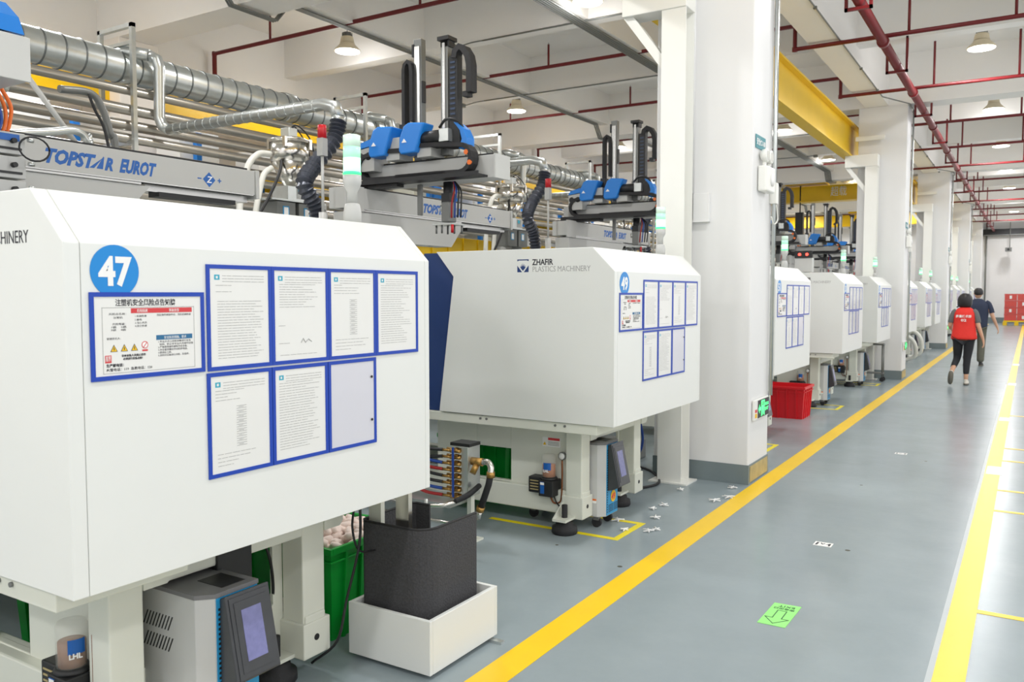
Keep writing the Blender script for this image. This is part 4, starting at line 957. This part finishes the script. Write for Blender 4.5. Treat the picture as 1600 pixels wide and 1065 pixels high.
# ------------------------------------------------------------ hopper loaders
def make_hopper(y, label):
    t = thing('hopper_loader', (-5.75, y, 1.9), label, 'hopper', 'steel hopper loaders behind the robots')
    c = (0, 0, -1.9)
    def B(m, name, mt, par=None, **k):
        m.v = [(a, b, d-1.9) for a, b, d in m.v]; return m.build(name, mt, par or t, **k)
    B(MB().lathe((0,0,0), [(.05, 2.555), (.168, 2.78)], 32).lathe((0,0,0), [(.17, 2.78), (.17, 2.955)], 32).lathe((0,0,0), [(.178, 2.955), (.178, 2.968)], 32), 'vessel', 'chrome')
    B(MB().lathe((0,0,0), [(.18, 2.965), (.182, 2.98), (.14, 3.0), (.06, 3.01)], 28), 'lid', 'chrome')
    B(MB().box(-.06, .05, -.05, .05, 3.0, 3.09), 'head', 'galv', bevel=.004)
    for a in range(4):
        q = a*PI/2+.6; B(MB().box(math.cos(q)*.182-.015, math.cos(q)*.182+.015, math.sin(q)*.182-.015, math.sin(q)*.182+.015, 2.90, 2.99), 'clamp', 'chrome')
    B(MB().tube(smooth_path([(.0, 0, 3.08), (.05, .05, 3.12), (.12, .14, 3.0), (.14, .17, 2.8), (.1, .16, 2.6)]), .007, 6), 'cable', 'black'); B(MB().tube(smooth_path([(.03, 0, 3.08), (.0, .08, 3.11), (.05, .17, 2.95), (.08, .19, 2.75)]), .006, 6), 'cable', 'black')
    B(MB().box(-.1, .1, -.12, .12, 2.43, 2.56), 'sight_box', 'galv', bevel=.003); B(MB().box(.1, .104, -.02, .1, 2.45, 2.55), 'sight_window', 'clear'); B(MB().box(.104, .106, 0, .05, 2.5, 2.54), 'label', 'logo')
    B(MB().box(-.15, .15, -.35, .3, 2.415, 2.43), 'top_plate', 'galv')
    for yy in (-.27, -.02):
        b_ = B(MB().box(-.13, .13, yy, yy+.21, 2.2, 2.41), 'dryer_head', 'grey2', bevel=.004); B(MB().box(.13, .134, yy+.06, yy+.13, 2.28, 2.37), 'number_label', 'mtblue', b_); B(MB().box(.134, .135, yy+.07, yy+.12, 2.29, 2.36), 'label_field', 'white', b_)
        B(MB().lathe((0, yy+.105, 0), [(.1, 1.9), (.1, 2.2)], 16), 'dryer_body', 'grey')
    b_ = B(MB().box(-.1, .12, .21, .34, 2.22, 2.42), 'control_box', 'grey', bevel=.004); B(MB().lathe((.121, .245, 2.36), [(.018, 0), (.018, .01)], 12, 'x'), 'knob', 'black', b_); B(MB().box(.12, .123, .29, .32, 2.29, 2.32), 'warning_sticker', 'warn', b_)
    B(MB().tube(smooth_path([(-.05, -.18, 2.84), (-.05, -.32, 2.82), (-.03, -.45, 2.70), (-.02, -.54, 2.45), (0, -.6, 2.1)]), .028, 8), 'suction_hose', 'whitehose'); B(MB().tube(smooth_path([(-.05, -.17, 2.72), (-.03, -.28, 2.64), (.0, -.38, 2.4), (.02, -.46, 2.1)]), .026, 8), 'suction_hose', 'whitehose')
    B(MB().tube(smooth_path([(.05, -.14, 2.80), (.10, -.22, 2.65), (.12, -.38, 2.4), (.12, -.6, 2.1)]), .014, 6), 'air_hose', 'black')
    return t
hp = make_hopper(5.42, 'polished steel hopper above the far end of the machine marked 49')
for i in (2, 3, 4, 5, 6, 7): copy_tree(hp, (-5.75, YS[i]+.8, 1.9), 'polished steel hopper behind ' + SH[i], 'steel hopper loaders behind the robots')
def make_stack(y, label):
    t = thing('status_mast', (-4.86, y, 2.0), label, 'signal light', 'red-topped status masts')
    MB().cyl((0, 0, -.1), (0, 0, .25), .035, 10).build('base', 'grey', t); MB().cyl((0, 0, .25), (0, 0, .7), .012, 8).build('mast', 'grey', t); MB().box(-.03, .03, -.03, .03, .7, .84).build('holder', 'grey', t)
    MB().lathe((0, 0, .84), [(.036, 0), (.036, .1), (.03, .105)], 14).build('red_lens', 'beacred', t)
    return t
st_ = make_stack(4.93, 'thin status mast with dark red lamp above the machine marked 49')
for i in (2, 3): copy_tree(st_, (-4.86, YS[i]+.2, 2.0), 'thin status mast with dark red lamp above ' + SH[i], 'red-topped status masts')
# ------------------------------------------------------------ ducts and pipes behind
t = thing('spiral_duct', (-8.0, -6, 3.92), 'large galvanised spiral duct running behind the machines', 'duct')
MB().cyl((0, 0, 0), (0, 46, 0), .165, 28).build('duct', 'galv', t)
for k in range(170):
    y = 4+k*.2
    q = MB().lathe((0, y, 0), [(.164, -.009), (.175, -.005), (.175, .005), (.164, .009)], 24, 'y') if k == 0 else None
    if k == 0: seam0 = q.build('seam_rib', 'seam', t)
    else: c = seam0.copy(); COL.objects.link(c); c.location.y = k*.2
for y in (10.0, 13.4, 17, 21, 26): 
    MB().lathe((0, y+3.5, 0), [(.165, -.06), (.185, -.055), (.18, 0), (.185, .055), (.165, .06)], 28, 'y').build('joint_collar', 'galv', t)
def frame(y, i):
    t = thing('pipe_support', (-7.98, y, 0), f'galvanised goal-post frame around the big duct, {ORD[i]} from the left', 'support frame', 'galvanised frames carrying the duct')
    for x in (-.27, .27): MB().box(x-.022, x+.022, -.022, .022, 0 if x > 0 else 3.6, 4.3).build('post', 'galv', t)
    MB().box(-.292, .292, -.022, .022, 4.26, 4.3).build('top_bar', 'galv', t); MB().box(-.27, .27, -.018, .018, 4.095, 4.13).build('cross_bar', 'galv', t)
    MB().box(-.27, .27, -.018, .018, 3.71, 3.74).build('cross_bar', 'galv', t)
    MB().box(-.6, .27, -.018, .018, 3.1, 3.14).build('cross_bar', 'galv', t); MB().box(-.6, .27, -.018, .018, 2.66, 2.7).build('cross_bar', 'galv', t)
for i, y in enumerate((5.2, 8.64, 12.0, 15.4, 18.8, 22.2)): frame(y, i)
names = ['topmost', 'second', 'third', 'fourth', 'fifth', 'sixth', 'seventh', 'lowest']
for i, (x, z, r_) in enumerate(((-7.85, 3.655, .045), (-7.82, 3.455, .055), (-7.9, 3.315, .055), (-7.84, 3.17, .05), (-7.95, 3.03, .055), (-7.85, 2.90, .045), (-8.1, 2.78, .06), (-7.9, 2.62, .06))):
    t = thing('steel_pipe', (x, -6, z), f'clad steel pipe running below the big duct, {names[i]} of the bank', 'pipe', 'clad pipes below the duct')
    MB().cyl((0, 0, 0), (0, 44, 0), r_, 14).build('pipe', 'alu', t)
    for y in (10, 15.3, 19.1, 24): MB().lathe((0, y, 0), [(r_, -.03), (r_+.008, -.025), (r_+.008, .025), (r_, .03)], 14, 'y').build('joint_band', 'galv', t)
def drop(y, lab):
    t = thing('extraction_duct', (-8.0, y, 3.3), lab, 'duct', 'branch ducts with flexible hoses')
    r_ = .055
    d = MB().tube([(0, -.3, .66), (.0, -.28, .73), (.12, -.24, .76), (.3, -.12, .72)], .06, 14); d.build('take_off', 'galv', t)
    MB().tube([(.3, -.12, .72), (.36, -.08, .68), (.37, -.06, .6), (.34, -.05, .1), (.36, -.03, .02), (.42, 0, -.02)], r_, 14).build('down_pipe', 'galv', t)
    MB().tube([(.42, 0, -.02), (2.6, 0, -.02), (2.74, 0, -.06), (2.78, 0, -.16)], r_, 14).build('branch_pipe', 'galv', t)
    s0 = None
    for k in range(18):
        if s0 is None: s0 = MB().lathe((.55, 0, -.02), [(r_, -.003), (r_+.004, 0), (r_, .003)], 14, 'x').build('seam_rib', 'galv', t)
        else: c = s0.copy(); COL.objects.link(c); c.location.x = k*.115
    MB().lathe((2.78, 0, -.2), [(r_+.006, 0), (r_+.006, .05)], 14).build('clamp', 'galv', t)
    P = smooth_path([(2.78, 0, -.18), (2.78, -.06, -.36), (2.74, -.26, -.60), (2.78, -.42, -.78), (2.8, -.32, -.95), (2.8, -.26, -1.15), (2.8, -.24, -1.38)], 10)
    fh = MB(); fh.tube(P, .06, 16, rf=lambda i: (.076 if i % 2 else .056)); fh.smooth = [False]*len(fh.f); fh.build('flexible_hose', 'flex', t)
    return t
d0 = drop(5.5, 'galvanised branch duct with dark flexible hose dropping to the machine marked 49')
t = thing('extraction_duct', (-8.0, 9.05, 3.3), 'x', 'duct'); bpy.data.objects.remove(t)
for i in (2, 3, 4): copy_tree(d0, (-8.0, YS[i]+.75, 3.3), 'branch duct with dark hose over ' + SH[i], 'branch ducts with flexible hoses')
t = thing('diagonal_brace', (-6.9, 3.75, 3.3), 'grey round brace slanting down behind the robot at the left', 'brace')
MB().cyl((0, -.05, .06), (0, .45, -.55), .022, 10).cyl((0, .45, -.55), (0, .45, -3.3), .022, 10).build('tube', 'grey', t)
t = thing('bent_pipe', (-6.6, 4.05, 3.2), 'grey bent hose with black cable rising behind the robot beam', 'hose')
MB().tube(smooth_path([(0, -.25, .02), (0, .0, .04), (0, .1, -.05), (0, .17, -.25), (0, .23, -.6), (0, .25, -3.1)]), .03, 10).build('hose', 'grey2', t); MB().tube(smooth_path([(.04, -.03, .02), (.04, .02, -.1), (.04, .1, -.25), (.04, .17, -.6)]), .012, 6).build('cable', 'black', t)
t = thing('bent_pipe', (-6.4, 3.5, 2.75), 'short galvanised bent pipe just above the robot beam at the left', 'pipe')
MB().tube(smooth_path([(0, -.3, .0), (0, .1, .08), (0, .3, .12), (0, .4, .05), (0, .42, -.2), (0, .42, -2.74)]), .03, 10).build('pipe', 'galv', t)
# pallet rack far behind
t = thing('pallet_rack', (-9.6, 4, 0), 'blue and yellow pallet rack behind the pipe bank', 'rack')
for k in range(14):
    for x in (0, -.7): MB().box(x-.04, x+.04, k*1.7-.04, k*1.7+.04, 0, 3.75).build('upright', 'blue', t)
for z in (2.2, 3.25):
    for x in (0, -.7): MB().box(x-.03, x+.03, .05, 22.05, z-.06, z+.06).build('beam', 'yellow', t)
    MB().box(-.67, -.03, .05, 22.05, z+.06, z+.075).build('deck', 'grey', t)
rr = random.Random(11)
bc = 0
for z in (2.275, 3.325):
    y = 4.2
    while y < 25:
        w_ = rr.uniform(.4, .8); h_ = rr.uniform(.3, .6); m_ = rr.choice(['white', 'blue', 'grey', 'alu', 'white', 'cream2'])
        o = MB().box(-.25, .25, 0, w_, 0, h_).build('storage_box', m_, loc=(-9.95, y, z), bevel=.01)
        MB().box(.25, .254, w_*.3, w_*.6, h_*.3, h_*.6).build('box_label', 'white', o)
        tag(o, {'white': 'white', 'blue': 'blue', 'grey': 'grey', 'alu': 'metal', 'cream2': 'cream'}[m_] + ' box on the ' + ('lower' if z < 3 else 'upper') + ' level of the pallet rack behind the pipes', 'box', 'boxes on the pallet rack'); y += w_+rr.uniform(.08, .7)
t = thing('yellow_hopper_guard', (-8.45, 7.6, 2.0), 'bright yellow ribbed guard behind the machines, seen over machine 49', 'guard')
MB().prism([(0, 0), (9, 0), (9, .56), (.45, .56), (0, .4)], 'x', -.25, 0).build('panel', 'yellow', t, bevel=.01)
for k in range(19): MB().box(0, .025, .3+k*.45, .34+k*.45, 0, .56).build('rib', 'yellow', t)
for k in range(4): MB().box(-.15, -.08, .3+k*2.2, .37+k*2.2, -2.0, 0).build('leg', 'grey2', t)
MB().tube(smooth_path([(.1, .2, .05), (.1, .8, .08), (.1, 1.4, .2), (.1, 1.8, .5)]), .02, 8).build('black_hose', 'black', t); MB().box(0, .12, 1.78, 1.82, .5, .54).build('hose_clip', 'black', t)
# ------------------------------------------------------------ far end: pallets of red crates
pc = 0
for px in (-.55, .75):
    t = thing('pallet', (px, 48.9, 0), f'yellow plastic pallet under the wrapped red crates at the far wall, {"left" if px < 0 else "right"} one', 'pallet')
    MB().box(-.56, .56, -.5, .5, .17, .24).build('deck', 'yellow', t)
    for x in (-.5, 0, .5): MB().box(x-.09, x+.09, -.5, .5, .0, .17).build('runner', 'yellow', t)
    for lv in range(4):
        for k in range(2):
            o = MB().box(-.26, .26, -.42, .42, 0, .32).box(-.275, .275, -.435, .435, .27, .325).build('red_crate', 'brick', loc=(px-.275+.55*k, 48.9, .24+lv*.335), bevel=.006)
            tag(o, f'red crate in the {ORD[lv]} layer of the wrapped stack by the far wall', 'crate', f'red crates wrapped on pallets, layer {lv+1}')
            MB().box(-.05, .05, -.436, -.435, .08, .24).build('paper_label', 'white', o) if (lv+k) % 2 else None
    o = MB().box(-.57, .57, -.46, .46, .24, 1.6).build('stretch_film', 'film', loc=(px, 48.9, 0)); tag(o, f'clear stretch film around the red crates at the far wall, {"left" if px < 0 else "right"} stack', 'film')
t = thing('wall_pipe', (-2.1, 51.9, 0), 'thin dark pipe running down the far wall', 'pipe'); MB().cyl((0, 0, .3), (0, 0, 5.9), .04, 8).build('pipe', 'conduit', t)
t = thing('wall_camera', (-1.0, 51.4, 4.0), 'small camera hanging on a thin stem at the far wall', 'camera'); MB().cyl((0, 0, 0), (0, 0, 1.9), .02, 6).build('stem', 'conduit', t); MB().box(-.2, .1, -.4, 0, -.2, 0).build('body', 'grey2', t); MB().cyl((-.05, -.42, -.1), (-.05, -.4, -.1), .06, 10).build('lens', 'black', t)
t = thing('wall_light', (-2.6, 51.9, 2.9), 'small white emergency light on the far wall', 'emergency light'); MB().box(-.2, .2, -.12, .06, -.2, .12).build('box', 'steelwhite', t); MB().box(-.2, -.08, -.18, -.12, .0, .12).build('head', 'steelwhite', t); MB().box(.08, .2, -.18, -.12, .0, .12).build('head', 'steelwhite', t)
t = thing('roller_housing', (-2.9, 51.55, 4.68), 'long dark housing across the top of the far wall', 'shutter housing'); MB().box(0, 8, 0, .4, 0, .34).build('housing', 'black', t); MB().box(0, 8, -.02, 0, .0, .04).build('lip', 'grey2', t)
# ------------------------------------------------------------ people
def skinned(name, J, edges, m, parent, sub=2, root=None):
    keys = list(J); me = bpy.data.meshes.new(name)
    if root: keys.remove(root); keys.insert(0, root)
    me.from_pydata([J[k][:3] for k in keys], [(keys.index(a), keys.index(b)) for a, b in edges], [])
    o = bpy.data.objects.new(name, me); COL.objects.link(o)
    s_ = o.modifiers.new('s', 'SKIN'); s_.use_smooth_shade = True; s_.branch_smoothing = .6
    for i, k in enumerate(keys):
        r_ = J[k][3]; r_ = r_ if isinstance(r_, tuple) else (r_, r_)
        me.skin_vertices[0].data[i].radius = r_
        me.skin_vertices[0].data[i].use_root = (i == 0)
    sb = o.modifiers.new('u', 'SUBSURF'); sb.levels = sub; sb.render_levels = sub
    dg = bpy.context.evaluated_depsgraph_get(); nm = bpy.data.meshes.new_from_object(o.evaluated_get(dg)); bpy.data.objects.remove(o)
    nm.name = name; nm.materials.clear(); nm.materials.append(M[m]); nm.polygons.foreach_set('use_smooth', [True]*len(nm.polygons))
    q = bpy.data.objects.new(name, nm); COL.objects.link(q); q.parent = parent; return q
def loft(name, rings, m, parent, n=24, sub=1, caps=True, power=2.4):
    vs = []; 
    for (cx, cy, cz, rx, ry, *rest) in rings:
        tilt = rest[0] if rest else 0
        for i in range(n):
            a = 2*PI*i/n; c, s_ = math.cos(a), math.sin(a)
            x = rx*math.copysign(abs(c)**(2/power), c); y = ry*math.copysign(abs(s_)**(2/power), s_)
            vs.append((cx+x, cy+y, cz+tilt*y))
    k = len(rings)
    fs = [(j*n+i, j*n+(i+1) % n, (j+1)*n+(i+1) % n, (j+1)*n+i) for j in range(k-1) for i in range(n)]
    if caps: fs += [tuple(reversed(range(n))), tuple((k-1)*n+i for i in range(n))]
    me = bpy.data.meshes.new(name); me.from_pydata(vs, [], fs); me.polygons.foreach_set('use_smooth', [True]*len(fs)); me.materials.append(M[m])
    o = bpy.data.objects.new(name, me); COL.objects.link(o); o.parent = parent
    if sub:
        sb = o.modifiers.new('u', 'SUBSURF'); sb.levels = sub; sb.render_levels = sub
    return o
def hand(J, E, pre, wrist, d, side):
    # d = pointing direction (downwards), curled fingers; side = +1 thumb towards +x side
    w_ = Vector(wrist); d = Vector(d).normalized(); ac = Vector((0, 1, 0)); ac = (ac-d*ac.dot(d)).normalized(); nr = d.cross(ac)*side
    J[pre+'palm'] = (*(w_+d*.05), .026)
    E.append((pre+'wrist', pre+'palm'))
    for i, (ln, off) in enumerate(((.062, -.026), (.07, -.009), (.066, .009), (.05, .026))):
        b = w_+d*.082+ac*(-off); J[f'{pre}f{i}a'] = (*b, .0095); J[f'{pre}f{i}b'] = (*(b+d*ln*.5+nr*.008), .0085); J[f'{pre}f{i}c'] = (*(b+d*ln*.85+nr*.03), .007)
        E.extend([(pre+'palm', f'{pre}f{i}a'), (f'{pre}f{i}a', f'{pre}f{i}b'), (f'{pre}f{i}b', f'{pre}f{i}c')])
    b = w_+d*.035+ac*.03; J[pre+'ta'] = (*b, .011); J[pre+'tb'] = (*(b+d*.035+ac*.018+nr*.01), .009)
    E.extend([(pre+'palm', pre+'ta'), (pre+'ta', pre+'tb')])
def head(t, c, r_, hairstyle, turn):
    # c centre, r_ scale (half height)
    h = r_
    o = loft('head', [(0, .02*0, -.95*h, .30*h, .30*h), (0, .12*h, -.88*h, .42*h, .5*h), (0, .1*h, -.6*h, .6*h, .72*h), (0, .05*h, -.2*h, .72*h, .86*h), (0, 0, .2*h, .78*h, .93*h), (0, -.03*h, .6*h, .7*h, .84*h), (0, -.04*h, .88*h, .42*h, .52*h), (0, -.04*h, .98*h, .12*h, .15*h)], 'skin', t, 20, 1, power=2.1)
    nose = MB(); nose.lathe((0, .93*h, -.12*h), [(.02*h, .26*h), (.09*h, .0), (.13*h, -.1*h), (.03*h, -.16*h)], 10); nose.build('nose', 'skin', o)
    for s_ in (-1, 1):
        MB().lathe((s_*.3*h, .83*h, .02*h), [(.001, -.05*h), (.09*h, -.02*h), (.1*h, .01*h), (.05*h, .06*h)], 10, 'y').build('eye', 'white', o); MB().lathe((s_*.3*h, .9*h, .02*h), [(.001, 0), (.045*h, .0), (.03*h, .02*h)], 8, 'y').build('pupil', 'black', o)
        MB().lathe((s_*.8*h, -.02*h, -.05*h), [(.05*h, -.05*h), (.16*h, .0), (.2*h, .06*h), (.1*h, .08*h)], 12, 'x' ).build('ear', 'skin', o)
    MB().box(-.2*h, .2*h, .86*h, .9*h, -.47*h, -.41*h).build('mouth', 'redp', o)
    if hairstyle == 'bob':
        hr = loft('hair', [(0, -.30*h, -1.22*h, .80*h, .5*h), (0, -.26*h, -1.1*h, 1.05*h, .8*h), (0, -.2*h, -.5*h, 1.14*h, .98*h), (0, -.14*h, .1*h, 1.12*h, 1.04*h, .12), (0, -.08*h, .55*h, 1.02*h, 1.06*h, .1), (0, -.06*h, .9*h, .74*h, .8*h), (0, -.06*h, 1.12*h, .34*h, .38*h), (0, -.06*h, 1.14*h, .08*h, .1*h)], 'hair', o, 24, 1, power=2.2)
        MB().tube(smooth_path([(-.75*h, -.5*h, -.8*h), (-.95*h, -.55*h, -1.05*h), (-1.15*h, -.55*h, -1.2*h)]), .1*h, 6).build('hair_tip', 'hair', o)
    else:
        loft('hair', [(0, -.22*h, -.35*h, .66*h, .68*h), (0, -.16*h, .0*h, .8*h, .84*h, .25), (0, -.08*h, .4*h, .84*h, .92*h, .12), (0, -.05*h, .75*h, .72*h, .82*h), (0, -.05*h, 1.02*h, .45*h, .55*h), (0, -.05*h, 1.08*h, .12*h, .15*h)], 'hair', o, 24, 1, power=2.3)
    o.location = c; o.rotation_euler = (.08, 0, turn)
    return o
def shoe(t, ankle, d, up, L_, m, ms, name='shoe'):
    a = Vector(ankle); d = Vector(d).normalized(); up = Vector(up).normalized(); s_ = d.cross(up)
    R = Matrix((s_, d, up)).transposed().to_4x4()
    o = loft(name, [(0, .09*L_*3.2, 0.012, .036, L_*.5), (0, .29*L_, .03, .04, L_*.49), (0, .24*L_, .05, .036, L_*.40), (0, .08*L_, .075, .032, L_*.24), (0, .0, .10, .034, .045)], m, t, 18, 1, power=2.6)
    o.matrix_local = Matrix.Translation(a-up*.085) @ R
    so = loft('sole', [(0, .29*L_, 0, .042, L_*.53), (0, .29*L_, .018, .043, L_*.535)], ms, o, 18, 0, power=2.6)
    return o
# woman
t = thing('person', (-.96, 16.45, 0), 'person in a red vest walking away, black bob hair, black trousers, one foot lifted', 'person', rz=-.03)
J = {'pelvis': (0, 0, .86, (.13, .10)), 'waist': (0, .01, 1.0, (.11, .085)), 'chest': (0, .015, 1.18, (.125, .095)), 'neckb': (0, .02, 1.31, .06), 'neck': (0, .035, 1.39, .045),
     'rs': (.15, .01, 1.27, .05), 're': (.225, -.03, 1.02, .036), 'r_wrist': (.295, .0, .80, .024),
     'ls': (-.15, .01, 1.27, .05), 'le': (-.225, .0, 1.03, .036), 'l_wrist': (-.22, .2, .97, .024),
     'rh': (.08, 0, .80, .085), 'rk': (.055, .02, .46, .055), 'ra': (.05, -.01, .10, .035), 'rt': (.05, .12, .04, .03),
     'lh': (-.08, 0, .80, .085), 'lk': (-.10, .10, .47, .055), 'la': (-.155, -.22, .24, .035), 'lt': (-.165, -.2, .12, .03)}
E_ = [('pelvis', 'waist'), ('waist', 'chest'), ('chest', 'neckb'), ('neckb', 'neck'), ('chest', 'rs'), ('rs', 're'), ('re', 'r_wrist'), ('chest', 'ls'), ('ls', 'le'), ('le', 'l_wrist'),
      ('pelvis', 'rh'), ('rh', 'rk'), ('rk', 'ra'), ('ra', 'rt'), ('pelvis', 'lh'), ('lh', 'lk'), ('lk', 'la'), ('la', 'lt')]
hand(J, E_, 'r_', (.295, .0, .80), (.12, .02, -1), -1); hand(J, E_, 'l_', (-.22, .2, .97), (0, 1, -.2), 1)
skinned('body', J, E_, 'skin', t, 2, 'pelvis')
skinned('trousers', {'p': (0, 0, .88, (.15, .115)), 'rh': (.085, 0, .78, .098), 'rm': (.07, .01, .6, .08), 'rk': (.055, .02, .46, .066), 'ra': (.05, -.005, .17, .048),
     'lh': (-.085, 0, .78, .098), 'lm': (-.095, .05, .6, .08), 'lk': (-.10, .10, .47, .066), 'la': (-.145, -.13, .30, .05)}, [('p', 'rh'), ('rh', 'rm'), ('rm', 'rk'), ('rk', 'ra'), ('p', 'lh'), ('lh', 'lm'), ('lm', 'lk'), ('lk', 'la')], 'pants', t, 2, 'p')
v = loft('vest', [(0, .0, .79, .208, .15), (0, .0, .82, .208, .152), (0, .005, .95, .182, .135), (0, .01, 1.08, .172, .13), (0, .01, 1.2, .172, .132), (0, .012, 1.27, .162, .12), (0, .02, 1.33, .13, .09), (0, .03, 1.365, .065, .06)], 'vest', t, 28, 1)
text('质量技术部', .05, 'white', FRONT, (-.125, -.128, 1.185), v, width=.24, bold=.02); text('02', .06, 'white', FRONT, (-.045, -.132, 1.115), v, width=.085, bold=.02)
for s_ in (-1, 1):
    MB().tube(smooth_path([(s_*.125, .01, 1.295), (s_*.165, .005, 1.26), (s_*.195, -.01, 1.17), (s_*.21, -.015, 1.09)]), .06, 14, rf=lambda i: .05-.0002*i).build('sleeve', 'tee', t)
head(t, (0, .05, 1.485), .105, 'bob', -.25)
shoe(t, (.05, 0, .095), (.02, 1, 0), (0, 0, 1), .235, 'shoe', 'sole'); shoe(t, (-.155, -.24, .235), (-.08, .3, -1), (0, 1, .3), .235, 'shoe', 'sole')
# man
t = thing('person', (-.97, 20.9, 0), 'person in a navy t-shirt and dark khaki trousers walking ahead on the right', 'person', rz=-.02)
J = {'pelvis': (0, 0, .90, (.15, .11)), 'waist': (0, .01, 1.06, (.14, .11)), 'chest': (0, .015, 1.26, (.155, .11)), 'neckb': (0, .02, 1.41, .07), 'neck': (0, .035, 1.49, .055),
     'rs': (.19, .01, 1.37, .06), 're': (.29, -.02, 1.10, .042), 'r_wrist': (.38, .06, .86, .028),
     'ls': (-.19, .01, 1.37, .06), 'le': (-.26, .0, 1.10, .042), 'l_wrist': (-.25, .18, .92, .028),
     'rh': (.09, 0, .86, .095), 'rk': (.085, .05, .48, .062), 'ra': (.08, .02, .10, .04), 'rt': (.09, .16, .04, .032),
     'lh': (-.09, 0, .86, .095), 'lk': (-.14, .0, .48, .062), 'la': (-.2, -.2, .13, .04), 'lt': (-.2, -.1, .05, .032)}
E_ = [e for e in E_ if not any('_f' in a or 'palm' in a or '_t' in a for a in e)]
hand(J, E_, 'r_', (.38, .06, .86), (.25, .1, -1), -1); hand(J, E_, 'l_', (-.25, .18, .92), (0, .4, -1), 1)
skinned('body', J, E_, 'skin', t, 2, 'pelvis')
skinned('trousers', {'p': (0, 0, .93, (.165, .125)), 'rh': (.095, 0, .83, .108), 'rk': (.085, .04, .48, .085), 'rm': (.08, .02, .25, .08), 'ra': (.08, .015, .08, .075),
     'lh': (-.095, 0, .83, .108), 'lk': (-.14, .0, .48, .085), 'lm': (-.17, -.1, .28, .08), 'la': (-.19, -.16, .13, .072)}, [('p', 'rh'), ('rh', 'rk'), ('rk', 'rm'), ('rm', 'ra'), ('p', 'lh'), ('lh', 'lk'), ('lk', 'lm'), ('lm', 'la')], 'khaki', t, 2, 'p')
loft('t_shirt', [(0, .0, .84, .195, .14), (0, .0, .86, .2, .145), (0, .005, 1.02, .2, .145), (0, .01, 1.2, .215, .145), (0, .01, 1.32, .225, .14), (0, .012, 1.38, .205, .125), (0, .02, 1.45, .12, .09), (0, .03, 1.49, .07, .07)], 'teenavy', t, 28, 1)
for s_ in (-1, 1):
    MB().tube(smooth_path([(s_*.15, .01, 1.4), (s_*.2, .005, 1.37), (s_*.245, -.005, 1.27), (s_*.275, -.012, 1.17)]), .07, 14, rf=lambda i: .058-.0002*i).build('sleeve', 'teenavy', t)
head(t, (0, .05, 1.6), .112, 'short', .25)
shoe(t, (.08, .02, .095), (.1, 1, 0), (0, 0, 1), .27, 'dshoe', 'sole'); shoe(t, (-.2, -.2, .12), (-.05, 1, -.35), (0, .35, 1), .27, 'dshoe', 'sole')
